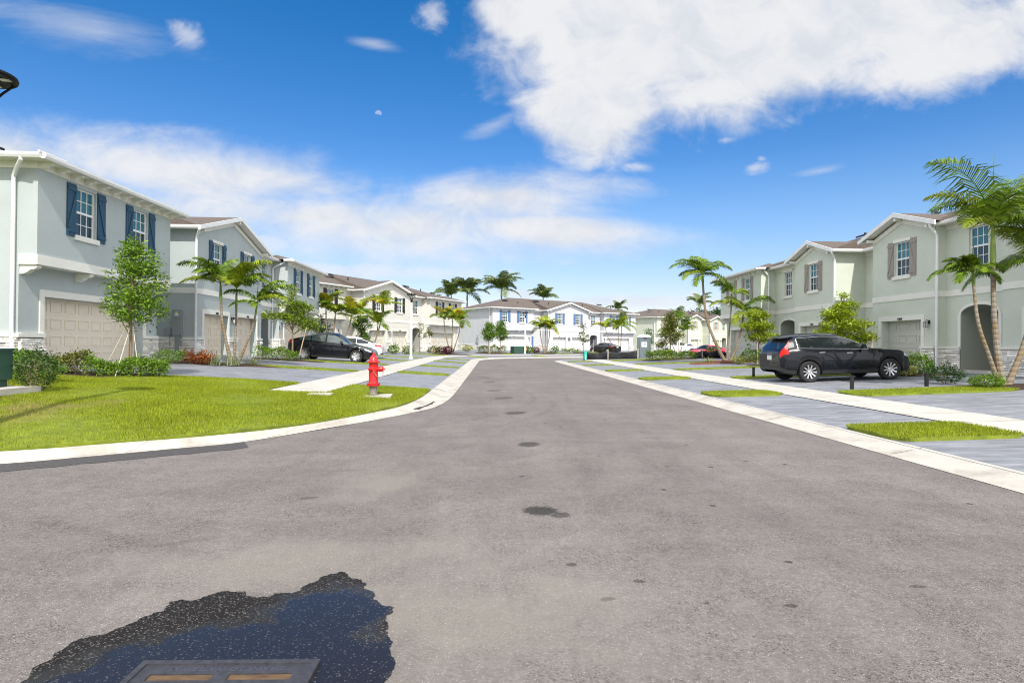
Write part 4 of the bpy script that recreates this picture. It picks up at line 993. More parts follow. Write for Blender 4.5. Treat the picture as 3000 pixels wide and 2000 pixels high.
def leaf_cloud(C_,size,rs,up=.4,aspect=.42):
    """one folded leaf per centre"""
    C_=np.asarray(C_); n=len(C_); d=rs.normal(size=(n,3)); d[:,2]=d[:,2]*.6+up*.3; d/=np.linalg.norm(d,axis=1)[:,None]
    nrm=rs.normal(size=(n,3)); nrm[:,2]+=up*2; s=np.cross(d,nrm); s/=np.linalg.norm(s,axis=1)[:,None]+1e-9; nn=np.cross(s,d)
    L_=size*rs.uniform(.6,1.35,n)[:,None]; w=L_*aspect
    V=np.stack([C_,C_+d*L_*.5+s*w*.5+nn*L_*.08,C_+d*L_,C_+d*L_*.5-s*w*.5+nn*L_*.08],1)
    return V.reshape(-1,3),np.arange(n*4).reshape(-1,4)
def in_ell(n,c,r,rs,shell=.45):
    d=rs.normal(size=(n,3)); d/=np.linalg.norm(d,axis=1)[:,None]; return np.array(c)+d*np.array(r)*(rs.uniform(shell,1,n)**.6)[:,None]
def clumpy(n,ells,rs,cl=.18,perc=26):
    """clumps of leaves on/in a set of ellipsoids (cx,cy,cz,rx,ry,rz,weight)"""
    tot=sum(e[6] for e in ells); out=[]
    for e in ells:
        k=max(3,int(n*e[6]/tot/perc)); cc=in_ell(k,e[:3],e[3:6],rs,.25)
        for c in cc: out.append(c+rs.normal(size=(perc,3))*cl*np.array([1,1,.75]))
    return np.concatenate(out)
def broadleaf(name,label,x,y,ht,ells,n,leaf,m,tr=.035,group=None,seed=1,lean=0,cl=.16,stakes=(),cat='tree',z0=None,fork=.45,up=.4,stk=None,aspect=.42,sth=1):
    rs=np.random.RandomState(seed); z=gz(x,y) if z0 is None else z0; root=thing(name,label,cat,(x,y,z),0,group)
    mb=MB(); top=(lean*.6,0,ht*.93); zf=ht*fork
    mb.tube([(0,0,-.05),(lean*.15,.01,ht*.25),(lean*.3,-.02,zf),(lean*.5,.02,ht*.75),top],[tr*1.15,tr,tr*.85,tr*.5,tr*.2],7)
    for e in ells:
        for k in range(3):
            q=in_ell(1,e[:3],[v*.8 for v in e[3:6]],rs,.5)[0]; s=Vector((lean*.3*(q[2]/ht),0,max(min(q[2]*.62,ht*.8),zf*.85)))
            mb.tube([s,s.lerp(Vector(q),.5)+Vector((0,0,.06)),Vector(q)],[tr*.42,tr*.28,tr*.1],5)
    mb.build('trunk',BARK,root,True)
    V,Fq=leaf_cloud(clumpy(n,ells,rs,cl),leaf,rs,up,aspect); npmesh('crown',V,Fq,m,root)
    for (sx,sy,tx,ty,h_) in stakes:
        MB().tube([(sx,sy,-.05),(tx,ty,h_)],[.03*sth,.028*sth],6).build('stake',stk or STAKE,root); 
        MB().tube([(tx*1.0,ty*1.0,h_*.9),(0+lean*.2,0,h_*.95)],[.006,.006],4).build('tie',mat('green_tie',(.05,.25,.15),.6),root)
    return root
def shrub(label,x,y,r,h,n,leaf,m,seed=1,cat='shrub',name='shrub',ry=None,group=None,rot=0,flat_=.0,aspect=.42,up=.5):
    rs=np.random.RandomState(seed); ry=ry or r; o_=thing(name,label,cat,(x,y,gz(x,y)+.02),rot,group)
    C_=in_ell(int(n*.75),(0,0,h*.48),(r,ry,h*.5),rs,.55); K=max(4,n//60)
    cc=in_ell(K,(0,0,h*.6),(r*.95,ry*.95,h*.45),rs,.8); C2=np.concatenate([c+rs.normal(size=(15,3))*leaf*.8 for c in cc]); C_=np.concatenate([C_,C2]); C_=C_[C_[:,2]>.03]
    V,Fq=leaf_cloud(C_,leaf,rs,up,aspect); npmesh('foliage',V,Fq,m,o_)
    mb=MB()
    for k in range(7): 
        q=in_ell(1,(0,0,h*.5),(r*.7,ry*.7,h*.4),rs,.6)[0]; mb.tube([(q[0]*.3,q[1]*.3,-.02),tuple(q)],[.012,.006],4)
    mb.build('stems',BARK,o_); return o_
def sword(label,x,y,n,L_,w,m,seed=1,cat='plant',name='spiky_plant',r=.12,group=None):
    rs=np.random.RandomState(seed); V=[];Fq=[]
    for k in range(n):
        a=rs.uniform(0,6.28); el=rs.uniform(.5,1.45); l=L_*rs.uniform(.6,1.15); bx,by=rs.normal()*r,rs.normal()*r; pts=[]
        p=np.array([bx,by,0.]); 
        for j in range(5):
            e=el-j*.33*rs.uniform(.6,1.2); pts.append(p.copy()); p=p+np.array([math.cos(a)*math.cos(e),math.sin(a)*math.cos(e),math.sin(e)])*l/4
        sd_=np.array([-math.sin(a),math.cos(a),0]); o=len(V)
        for j,q in enumerate(pts):
            ww=w*(1,1,.8,.5,.06)[j]; V+= [q-sd_*ww,q+sd_*ww]
        for j in range(4): Fq.append((o+2*j,o+2*j+1,o+2*j+3,o+2*j+2))
    o_=npmesh(name,V,Fq,m); o_.location=(x,y,gz(x,y)+.03); return tag(o_,label,cat,group)
# ---- palms
FR={}
def frond_mesh(kind,L_,rise,droop,nl,lw,ll,seed,hang=.5):
    key=(kind,seed)
    rs=np.random.RandomState(seed); K=14; p=np.zeros(3); pts=[];tan=[]
    for k in range(K+1):
        t=k/K; a=rise-droop*t**1.35; tan.append((math.cos(a),0,math.sin(a))); pts.append(p.copy()); p=p+np.array(tan[-1])*L_/K
    pts=np.array(pts);tan=np.array(tan); V=[];Fq=[]
    for k in range(K):   # rachis as a thin ribbon pair
        w0=.018*(1-k/K)*L_/2+.003; w1=.018*(1-(k+1)/K)*L_/2+.003; o=len(V)
        V+= [pts[k]+[0,w0,0],pts[k]-[0,w0,0],pts[k+1]-[0,w1,0],pts[k+1]+[0,w1,0]]; Fq.append((o,o+1,o+2,o+3))
        o=len(V); V+= [pts[k]+[0,0,w0],pts[k]-[0,0,w0],pts[k+1]-[0,0,w1],pts[k+1]+[0,0,w1]]; Fq.append((o,o+1,o+2,o+3))
    for i in range(nl):
        t=.10+.89*i/(nl-1); f=t*K; k=min(int(f),K-1); q=pts[k]+(pts[k+1]-pts[k])*(f-k); T=tan[k]
        nrm=np.array([-T[2],0,T[0]])
        prof=(math.sin(math.pi*min(1,(t*.88+.12))**.75)**.7+.18)
        for sg in (-1,1):
            l=ll*prof*rs.uniform(.85,1.1); fw_=.35+.75*t; d=T*fw_+np.array([0,sg*(1.0),0])+nrm*rs.uniform(.15,.45); d/=np.linalg.norm(d)
            w=lw*rs.uniform(.8,1.2); wv=T*w
            m1=q+d*l*.45; d2=d*.8+np.array([0,0,-hang*rs.uniform(.6,1.3)]); d2/=np.linalg.norm(d2); tip=m1+d2*l*.55
            o=len(V); V+= [q-wv*.4,q+wv*.4,m1+wv*.55,m1-wv*.55,tip+wv*.06,tip-wv*.06]; Fq+= [(o,o+1,o+2,o+3),(o+3,o+2,o+4,o+5)]
    return V,Fq
def frond_proto(L_,m,seed,rise,droop,nl=38,lw=.05,ll=.55,hang=.5):
    k=(round(L_,2),m.name,seed,round(rise,2))
    if k not in FR:
        V,Fq=frond_mesh('',L_,rise,droop,nl,lw,ll,seed,hang); o=npmesh('frond',V,Fq,m); FR[k]=o.data; bpy.data.objects.remove(o)
    return FR[k]
def put_mesh(name,me,parent,loc,rot,scale=1):
    o=bpy.data.objects.new(name,me); COL.objects.link(o); o.parent=parent; o.location=loc; o.rotation_euler=rot; o.scale=(scale,)*3; return o
def palm(name,label,x,y,stems,group=None,seed=1,mats=(P_GREEN,P_LIME),L_=2.0,nl=34,lw=.05,ll=.55,tr=.07,nf=8,z0=None,shaft=.6,cat='palm',hang=.5,fr=None,base=True):
    """stems: list of dict(pts=[(x,y,z)..] local, r, fronds=[(az,rise,L,matindex)] or None)"""
    rs=np.random.RandomState(seed); z=gz(x,y) if z0 is None else z0; root=thing(name,label,cat,(x,y,z),0,group)
    for si_,st in enumerate(stems):
        pts=[Vector(p) for p in st['pts']]; r=st.get('r',tr); k=len(pts); rad=[r*1.35 if j==0 else r*(.98-.35*j/(k-1)) for j in range(k)]
        # resample smoothly
        sp=[];sr=[]
        for j in range(k-1):
            for q in range(4):
                t=q/4; a,b,c,d=pts[max(j-1,0)],pts[j],pts[j+1],pts[min(j+2,k-1)]
                sp.append(.5*((2*b)+(c-a)*t+(2*a-5*b+4*c-d)*t*t+(3*b-a-3*c+d)*t**3)); sr.append(rad[j]+(rad[j+1]-rad[j])*t)
        sp.append(pts[-1]); sr.append(rad[-1])
        if base: sp.insert(0,sp[0]-Vector((0,0,.1))); sr[0]=r*1.35; sr.insert(0,r*1.9)
        MB().tube(sp,sr,9).build('trunk',PTRUNK,root,True)
        T=pts[-1]; d=(pts[-1]-pts[-2]).normalized(); sh=st.get('shaft',shaft); dn=(d+Vector((0,0,.8))).normalized()
        MB().tube([T-d*.05,T+dn*sh*.2,T+dn*sh*.6,T+dn*sh],[rad[-1]*1.05,rad[-1]*1.35,rad[-1]*1.0,rad[-1]*.55],9).build('crownshaft',PSHAFT,root,True)
        H=T+dn*sh*.92
        fl=st.get('fronds')
        if fl is None:
            n=st.get('nf',nf); fl=[(360*i/n+rs.uniform(-18,18),rs.choice([82,70,58,40]) if i%2 else rs.choice([74,50,26,4]),st.get('L',L_)*rs.uniform(.85,1.1),int(rs.rand()<.35)*(len(mats)-1) if len(mats)<3 else int(rs.choice([0,0,1,2]))) for i in range(n)]
        for (az,rise,l,mi) in fl:
            me=frond_proto(round(l*2.5)/2.5 if round(l*2.5)>0 else l,mats[mi],int(rs.randint(2)),R(rise),R(82 if rise>50 else (88 if rise>30 else 66)),nl,lw,ll*l/2.0,hang)
            put_mesh('frond',me,root,H,(0,0,R(az)))
        # spear leaf
        if st.get('spear',1): MB().tube([H,H+Vector((.01,0,.4*st.get('spear',1))),H+Vector((.03,0,st.get('spear',1)*.9))],[.02,.022,.004],5).build('spear_leaf',mats[0],root)
    return root
GP='palm clusters in the front gardens'
# left cluster by the second and third garages
S68=lambda dx,dz:(dx/67.4,dz)
palm('palm_cluster','three stemmed palm cluster leaning apart before the blue shuttered gable garages',-10.95,24.6,[
  dict(pts=[(-.1,0,0),(-.3,.0,.8),(-.52,0,1.9),(-.6,.05,2.75)],r=.075,fronds=[(185,56,2.1,0),(160,74,1.6,0),(205,22,1.5,1),(70,82,1.5,0),(255,45,1.6,0),(300,25,1.5,1),(20,60,1.6,0),(110,50,1.7,0),(235,72,1.4,0)],shaft=.75),
  dict(pts=[(.02,0,0),(.03,0,.9),(.05,.05,1.7),(.05,.05,2.35)],r=.065,fronds=[(0,70,2.1,1),(350,42,1.8,0),(30,55,1.6,1),(140,75,1.5,0),(200,50,1.4,0),(280,28,1.6,1),(320,76,1.6,1),(90,45,1.5,0)],shaft=.95),
  dict(pts=[(.15,0,0),(.45,0,.7),(.72,.05,1.5),(.86,.05,2.1)],r=.055,fronds=[(355,52,2.0,0),(340,30,1.7,1),(180,50,1.4,0),(220,15,1.1,0),(60,48,1.4,0),(280,12,1.0,0),(20,74,1.4,0)],shaft=.55)],
  GP,11,(P_GREEN,P_LIME),lw=.055,ll=.66,nl=40,hang=.75)
# right foreground cluster
palm('palm_cluster','tall dark fronded palm cluster at the right edge in front of the arched entry',14.45,15.6,[
  dict(pts=[(-.1,0,0),(-.35,0,.75),(-.72,0,1.8),(-.82,.05,2.9)],r=.06,fronds=[(178,38,1.0,0),(165,12,1.1,0),(200,-5,1.0,0),(150,55,.9,0),(10,25,1.1,0),(340,-5,.9,0),(250,15,.9,0),(90,30,1.0,0),(215,58,.8,0)],shaft=.45),
  dict(pts=[(.0,0,0),(-.15,0,.9),(-.27,0,2.2),(-.3,.0,3.45)],r=.088,fronds=[(183,76,2.9,0),(155,64,2.1,1),(28,70,2.9,0),(8,42,2.6,0),(340,55,2.6,1),(330,12,2.3,0),(245,52,1.9,0),(205,20,1.5,1),(70,50,2.2,0),(110,58,2.1,0),(10,8,2.3,0),(290,20,1.8,0)],shaft=1.15,spear=2.3),
  dict(pts=[(.12,0,0),(.45,-.05,.9),(.75,-.1,2.0),(.95,-.1,2.9)],r=.078,shaft=.7,L=2.0,nf=10)],
  GP,12,(P_GREEN,P_LIME),lw=.040,ll=.68,nl=46,hang=.8)
palm('palm_cluster','slanting palm cluster on red mulch beside the far garage of the sage block',14.9,35.7,[
  dict(pts=[(0,0,0),(-.5,0,.9),(-1.15,0,2.4),(-1.4,0,3.6),(-1.5,.1,5.1)],r=.105,fronds=[(185,42,2.4,0),(160,60,1.9,0),(20,55,2.0,0),(350,42,2.0,0),(70,78,1.8,0),(100,75,1.9,0),(210,10,1.9,1),(230,-10,1.7,0),(320,0,1.5,0),(280,30,1.8,0),(140,25,1.8,0),(195,66,1.8,0)],shaft=.6,spear=1.7),
  dict(pts=[(.1,.1,0),(.18,.1,1.4),(.3,.1,2.9),(.38,.1,3.9)],r=.065,fronds=[(170,66,2.2,0),(150,60,1.8,1),(200,50,1.4,0),(10,30,1.3,1),(330,10,1.2,0),(90,40,1.4,0)],shaft=.6),
  dict(pts=[(.2,-.1,0),(.55,-.1,.8),(.85,-.1,1.8),(1.0,-.1,2.65)],r=.075,fronds=[(180,42,2.3,1),(165,56,1.6,0),(5,50,2.2,0),(350,60,1.9,0),(330,8,1.8,0),(220,-10,1.6,1),(280,-20,1.5,0),(20,25,1.6,0),(100,55,1.5,1),(140,70,1.6,1)],shaft=.7)],
  GP,13,(P_GREEN,P_LIME),lw=.052,ll=.66,nl=42,hang=.8)
def cluster3(label,x,y,hs,spread,seed,L_=1.5,mats=(P_LIME,P_YEL,P_GREEN),nf=7,r=.07,gr=GP):
    rs=np.random.RandomState(seed); st=[]
    for i,(dx,h) in enumerate(zip(spread,hs)):
        st.append(dict(pts=[(dx*.12,0,0),(dx*.5,0,h*.35),(dx*.85,.1*i,h*.7),(dx,.12*i,h)],r=r,L=L_,nf=nf,spear=.8,shaft=.5))
    return palm('palm_cluster',label,x,y,st,gr,seed,mats,nl=28,lw=.08,ll=.68,hang=.7)
cluster3('yellow tipped palm cluster behind the dark car near the cream block',-12.4,44.0,(3.0,2.6,2.5),(-.3,.35,1.5),21,1.9)
cluster3('lime palm cluster rising behind the white car at the cream gable',-11.0,52.0,(3.2,2.2,3.9),(-.9,.6,1.0),22,2.0)
cluster3('bright lime palm cluster at the far end garage of the cream block',-4.3,60.8,(3.3,3.4,3.1),(-.8,.1,.9),23,1.9)
cluster3('yellow green palm cluster left of the white gable',6.6,70.6,(2.7,3.1,2.6),(-.6,.1,.6),24,1.9)
cluster3('lime palm cluster behind the charcoal car at the white block',17.6,77.8,(3.0,3.3,3.5),(-1.9,-.2,.3),25,2.1)
cluster3('green palm cluster left of the far gable behind the cars',24.5,74,(3.3,4.4,2.9),(-1.2,0,.8),26,2.1,(P_GREEN,P_LIME,P_GREEN))
GRy='tall royal palms beyond the roofs'
def royal(label,x,y,h,L_,seed,n=13):
    palm('royal_palm',label,x,y,[dict(pts=[(0,0,0),(.05,0,h*.4),(0,.05,h*.75),(0,0,h)],r=.24,shaft=1.6,L=L_,nf=n,spear=2.2)],GRy,seed,(P_DARK,P_DARK),nl=34,lw=.15,ll=.62,hang=.7,z0=.3)
royal('royal palm with full dark crown left of the white roof',-5.2,118,10.2,4.8,31,20)
royal('royal palm half hidden behind its taller neighbour at the white roof',-8.9,124,10.2,4.6,32,18)
royal('tallest royal palm rising over the ridge of the white block',1.8,112,10.4,5.0,33,21)
royal('small distant royal palm right of the white chimney vents',12.0,134,10.6,4.2,34,14)
royal('low royal palm peeking over the cream roof end',-14,132,9.0,3.2,35,9)
royal('royal palm crown behind the sage far roof beside tall palm trunk',43.5,118,8.6,3.4,36,11)
royal('tiny royal palm showing between white and sage far roofs',29.0,130,7.8,3.2,37,10)
# ---- broadleaf trees
GT='young staked trees in the front gardens'
broadleaf('young_tree','dense young green tree before the double garage by the corner lawn',-10.22,16.45,3.9,[(.12,0,1.95,.84,.75,.55,1.1),(.2,0,2.6,.76,.68,.60,1.1),(.15,.1,3.2,.52,.5,.5,.7),(.1,0,3.62,.26,.24,.26,.25)],6600,.10,leafmat('leaf_glossy',(.15,.26,.02),.6),.045,GT,41,.12,.10,stakes=((-.75,-.1,-.05,0,1.5),(.45,-.3,.06,0,1.6),(.1,-.8,.02,-.02,1.4)),stk=STAKE2,fork=.33,sth=.35)
broadleaf('young_tree','young tree with tiered open crown between two leaning timber stakes',-10.85,31.4,4.0,[(-.9,0,2.35,.75,.5,.22,.6),(.2,0,2.25,.8,.6,.35,1),(.9,0,1.9,.6,.5,.35,.8),(-.1,0,3.0,.75,.5,.25,.7),(.35,.1,2.8,.7,.5,.3,.8),(-.1,0,3.55,.25,.25,.3,.2),(-.15,0,3.95,.12,.12,.15,.08)],5000,.135,leafmat('leaf_open',(.19,.27,.02),.6),.045,GT,42,0,.12,stakes=((-.55,.3,-.8,.2,1.85),(.6,-.9,1.0,-.8,1.75)),fork=.4)
broadleaf('young_tree','upright leafy young tree right behind the white car',-10.4,46.0,3.4,[(0,0,1.3,.6,.5,.8,1),(0,0,2.5,.7,.6,.7,1),(.1,0,.8,.6,.5,.4,.5)],2800,.18,L_MID,.05,GT,43,0,.14)
broadleaf('young_tree','dark green tree at the end corner of the blue shuttered block',-13.1,44.2,3.1,[(0,0,1.9,.55,.5,1.0,1)],900,.16,L_DARK,.05,GT,44,0,.14)
broadleaf('young_tree','thin sparse sapling beside the near street lamp',-7.3,58.0,3.7,[(0,0,2.6,.3,.3,.9,.6),(.9,0,1.9,.45,.4,.6,.8)],420,.18,L_OLIVE,.05,GT,45,0,.12,stakes=((-1.0,0,-1.6,0,1.8),(1.2,0,1.6,0,1.7)))
broadleaf('young_tree','round crowned young tree left of its twin at the white block',-.35,65.5,3.65,[(0,0,2.4,.85,.8,.95,1),(.1,0,3.2,.4,.4,.4,.3)],2600,.19,L_MID,.05,GT,46,0,.15,stakes=((.15,-.2,.05,0,1.7),),stk=STAKE2)
broadleaf('young_tree','round crowned young tree with pointed top right of its twin',1.05,67.8,4.0,[(0,0,2.35,.9,.8,.9,1),(0,0,3.2,.5,.5,.6,.5)],2600,.19,L_MID,.05,GT,47,0,.15)
broadleaf('magnolia','sparse magnolia with dark big leaves before the white garage',12.0,74.5,3.9,[(0,0,3.3,.35,.35,.5,.5),(-.1,0,2.2,.8,.7,.5,1),(.2,0,1.6,.9,.7,.3,.7)],330,.28,L_OLIVE,.05,GT,48,0,.2,stakes=((-1.3,0,-1.3,0,1.9),(1.3,0,1.4,0,1.8)))
broadleaf('magnolia','bronze green magnolia with white props in the far hedge',14.7,46.4,3.75,[(0,0,2.0,.9,.8,.75,1.2),(0,0,2.9,.6,.55,.6,.8),(-.05,0,3.5,.25,.25,.3,.25),(-.7,0,1.2,.5,.4,.2,.3)],3000,.17,L_OLIVE,.05,GT,49,0,.14,stakes=((-.9,0,-.1,0,1.5),(1.0,-.3,.1,0,1.5)),stk=STAKE2)
broadleaf('cypress_tree','small dense green conifer right of the portable toilet',14.95,54.0,3.0,[(0,0,1.8,.5,.5,1.1,1)],1500,.12,leafmat('leaf_fresh',(.05,.15,.015)),.05,GT,50,0,.1)
broadleaf('young_tree','yellow green tree of wide flat tiers between the two gable garages',16.0,25.4,3.4,[(-.3,0,2.5,.75,.6,.22,.9),(.15,0,2.9,.5,.5,.22,.4),(0,0,2.0,1.15,.9,.33,1.5),(.5,.1,1.45,.95,.8,.25,1.0),(-.7,0,1.55,.55,.6,.25,.7),(.05,0,3.3,.12,.12,.1,.08)],8200,.135,leafmat('leaf_chartreuse',(.29,.37,.02),.5),.05,GT,51,0,.10,stakes=((.85,-.6,1.05,-.5,1.5),(-.2,-.4,0,0,1.4)),fork=.4,up=.9)
broadleaf('young_tree','yellow green tree of rounded tiers beside the arched entry and rear of the suv',15.3,32.2,3.2,[(.0,0,2.85,.65,.5,.25,.7),(0,0,2.2,.85,.7,.33,1.2),(.2,0,1.6,.95,.8,.28,1.0),(-.9,0,2.25,.2,.2,.12,.08)],5600,.14,MATS['leaf_chartreuse'],.05,GT,52,0,.10,stakes=((-.25,-.5,-.2,-.3,1.6),),fork=.4,up=.9)
for i,(x,y,h,r,lb) in enumerate(((46,128,9.3,3.4,'distant broadleaf tree left in the clump beyond the far sage roof'),(51,130,9.8,3.6,'distant broadleaf tree right in the clump beyond the far sage roof'),(56,130,9.6,3.4,'distant broadleaf tree touching the near sage house wall'))):
    broadleaf('far_tree',lb,x,y,h,[(0,0,h-2.2,r,r,2.1,1),(1,0,h-1.2,r*.6,r*.6,1.2,.5)],1500,.6,L_DARK,.2,'distant trees beyond the far roofs',60+i,0,.5,z0=.3)
# ---- beds, hedges and shrubs
bed(-10.3,16.2,1.45,.75,.35); bed(-11.0,24.1,2.6,.75,.12); bed(-10.9,30.6,1.9,.6,.0); bed(16.2,20.9,1.2,.7); bed(14.7,15.5,1.7,.75); bed(14.4,35.6,2.0,.8,0,REDMULCH,.05,.14); bed(15.6,30.4,1.7,1.6); bed(13.7,44.0,2.4,.9); bed(-12,48,2.2,.8); bed(-4.2,60.5,2.0,.8); bed(.3,66.8,2.4,1.0,.6); bed(6.6,70.3,1.8,.9,.8); bed(12,74.6,2,.9,.9); bed(-13,17.3,.5,.5); bed(-12.9,13.6,.8,2.0); bed(17.2,25.0,.7,1.0); bed(-13.0,40,.7,2)
def hedge(label,pts,r,h,n,leaf,m,seed,name='hedge'):
    rs=np.random.RandomState(seed); x0,y0=pts[0]; o_=thing(name,label,'hedge',(x0,y0,gz(x0,y0)),0); out=[]
    for i in range(len(pts)-1):
        a=np.array(pts[i]);b=np.array(pts[i+1]); k=int(n/(len(pts)-1)); t=rs.uniform(0,1,k)[:,None]; c=a+(b-a)*t
        ph=rs.uniform(0,math.pi,k); rr=rs.uniform(.6,1,k)**.5; bump=1+.14*np.sin(c[:,0]*5)+.1*np.sin(c[:,1]*7+c[:,0]*3)
        off=np.cos(ph)*r*rr*bump; zz=(np.sin(ph)**.6)*h*rr*bump; d=(b-a)/np.linalg.norm(b-a); nn=np.array([-d[1],d[0]])
        P3=np.stack([c[:,0]+nn[0]*off-x0,c[:,1]+nn[1]*off-y0,zz],1); P3[:,2]+= np.array([gz(q[0],q[1]) for q in c])-gz(x0,y0); out.append(P3)
    V,Fq=leaf_cloud(np.concatenate(out)+rs.normal(size=(sum(len(o) for o in out),3))*.04,leaf,rs,.6); npmesh('foliage',V,Fq,m,o_)
    mb=MB()
    for i in range(len(pts)*6):
        k=rs.randint(len(pts)-1); t=rs.rand(); q=np.array(pts[k])*(1-t)+np.array(pts[k+1])*t; z=gz(*q)-gz(x0,y0); mb.tube([(q[0]-x0,q[1]-y0,z),(q[0]-x0+rs.normal()*.1,q[1]-y0+rs.normal()*.1,z+h*.7)],.01,4)
    mb.build('stems',BARK,o_); return o_
hedge('low glossy green hedge round the tree at the corner lawn',[(-10.9,15.75),(-10.3,16.0),(-9.75,16.3),(-9.3,16.65)],.40,.46,5600,.075,leafmat('leaf_hedge',(.15,.26,.02),.6),71)
hedge('loose olive hedge with copper tips running left from the corner lawn tree',[(-11.9,15.7),(-11.4,15.7),(-10.9,15.75)],.32,.55,1500,.085,L_RED,72)
hedge('low green hedge at the foot of the staked tree beside the dark car',[(-12.4,30.5),(-11.2,30.3),(-10.2,30.2)],.36,.6,3200,.085,MATS['leaf_hedge'],73)
hedge('bright green hedge below the far magnolia and street lamp',[(12.0,43.6),(13.2,43.7),(14.0,43.9)],.5,.75,1700,.14,L_LIME,74)
hedge('darker end of the green hedge right of the far magnolia',[(14.2,43.9),(15.0,44.0),(15.9,44.2)],.45,.55,1100,.13,L_MID,75)
hedge('green hedge along the side wall of the white block',[(-1.6,68.5),(.2,68.3),(1.8,69.0)],.5,.8,1200,.16,L_MID,76)
hedge('low hedge at the white gable garage pier',[(9.0,73.0),(10.3,73.6),(11.5,74.3)],.45,.5,700,.16,L_LIME,77)
hedge('low hedge along the blue grey end wall behind the utility box',[(-13.2,14.6),(-12.4,15.2),(-12.2,15.6)],.40,.5,1900,.10,L_MID,78)
sh=shrub('wispy dark shrub pressed against the green utility box',-9.0,11.6,.34,.85,1500,.07,leafmat('leaf_wisp',(.055,.10,.02),.6),81,aspect=.3)
shrub('olive shrub behind the wispy shrub near the stone pier',-10.3,13.2,.55,.65,900,.09,L_MID,82)
shrub('round glossy shrub beside the suv nose',16.0,20.9,.55,.75,1700,.10,L_MID,83); shrub('small yellow variegated shrub touching the suv bumper',15.35,20.5,.28,.4,600,.08,L_VAR,84)
shrub('dark shrub beside the front wall between garages behind the suv tail',14.5,29.6,.45,.95,1100,.11,L_MID,85)
shrub('yellow variegated shrub left of its twin before the far sage garage',14.6,33.2,.36,.48,700,.09,L_VAR,86,group='pair of variegated shrubs'); shrub('yellow variegated shrub right of its twin before the far sage garage',15.6,32.8,.33,.46,600,.09,L_VAR,87,group='pair of variegated shrubs')
shrub('low clipped shrub in front of the right foreground palm trunks',13.75,15.35,.42,.36,1500,.065,MATS['leaf_hedge'],88); shrub('feathery dark shrub left of the arched doorway step',14.1,17.2,.55,.55,1100,.08,L_DARK,89); shrub('shrub at the right edge behind the palm trunks',15.7,15.3,.4,.45,700,.08,L_MID,90)
for i,(x,y,lb) in enumerate(((-12.3,23.6,'fiery orange croton at the house end of the left palm bed'),(-11.75,23.3,'red orange croton in the middle of the left palm bed'),(-11.35,23.1,'orange croton nearest the striped plants'))): shrub(lb,x,y,.27,.42,420,.13,L_CROTON,91+i,cat='croton',name='croton',group='crotons in the left palm bed',aspect=.25,up=.8)
shrub('green shrub at the corner of the left palm bed beside the driveway',-12.6,22.6,.6,.5,900,.09,L_MID,95)
for i,(x,y,lb) in enumerate(((-10.9,22.9,'striped spiky plant left of the left palm trunks'),(-10.45,23.3,'striped spiky plant just before the left palm trunks'),(-10.0,24.2,'striped spiky plant right of the left palm trunks'),(-12.2,24.3,'striped spiky plant behind the crotons'))): sword(lb,x,y,70,.62,.012,L_STRIPE,96+i,group='striped spiky plants in the left palm bed')
for i,(x,y,lb) in enumerate(((13.6,35.3,'yellow bromeliad left in the red mulch bed'),(16.0,35.2,'green spiky plant right in the red mulch bed'))): sword(lb,x,y,50,.6,.02,L_VAR if i==0 else L_OLIVE,104+i)
for i,(x,y,m,lb) in enumerate(((-9.3,54.0,L_MID,'green shrub left of the near lamp below the cream garages'),(-8.0,55.0,L_MID,'second green shrub left of the near lamp'),(-6.0,58.6,L_OLIVE,'olive shrub below the cream far overhang'),(-5.2,59.6,L_PURP,'purple shrub left of the lime palm trunks'),(-4.6,60.0,L_PURP,'purple shrub touching the lime palm trunks'),(4.6,69.2,L_MID,'green shrub left of the white gable palms'),(5.4,69.8,L_PURP,'purple shrub at the white gable palms'),(7.9,71.4,L_MID,'green shrub right of the white gable palms'),(-2.9,68.0,L_VAR,'pale shrub against the white side stone base'),(18.6,47.6,L_MID,'green shrub at the end of the second black fence'),(16.6,35.9,L_MID,'green shrub behind the red mulch bed'))):
    shrub(lb,x,y,.6,.8,330,.2,m,110+i)

# ---------------------------------------------------------------- street furniture
HYD=mat('hydrant_red',(.55,.012,.014),.32,noise=(7,.12),coat=.4); RUSTY=mat('rusty_pipe',(.20,.18,.15),.8,noise=(16,.5)); CHAIN=mat('chain_steel',(.5,.5,.48),.35,.9); WORN=mat('worn_flange',(.6,.22,.2),.6,noise=(20,.4))
h=thing('fire_hydrant','red fire hydrant with chain on its grey barrel by the sidewalk end','fire hydrant',(-2.9,14.1,gz(-2.9,14.1)+.03),R(12))
MB().lathe([(.0,0),(.105,0),(.10,.05),(.10,.24),(.104,.25),(0,.25)],20).build('barrel',RUSTY,h,True)
MB().lathe([(.0,.25),(.165,.25),(.165,.275),(.15,.28),(.165,.285),(.165,.31),(0,.31)],24).build('flange',HYD,h,True)
b=MB()
for k in range(8):
    a=k*math.pi/4+.2; b.tube([(.14*math.cos(a),.14*math.sin(a),.235),(.14*math.cos(a),.14*math.sin(a),.325)],.012,6)
b.build('flange_bolts',RUSTY,h)
MB().lathe([(0,.31),(.118,.31),(.112,.36),(.108,.8),(.11,.815),(0,.815)],24).build('body',HYD,h,True)
bn=MB().lathe([(0,.815),(.16,.815),(.165,.83),(.16,.85),(.115,.858),(.105,.89),(.085,.95),(.05,.985),(.042,.99),(.042,1.0),(.03,1.005),(.028,1.05),(.012,1.06),(0,1.06)],24); bn.build('bonnet',HYD,h,True)
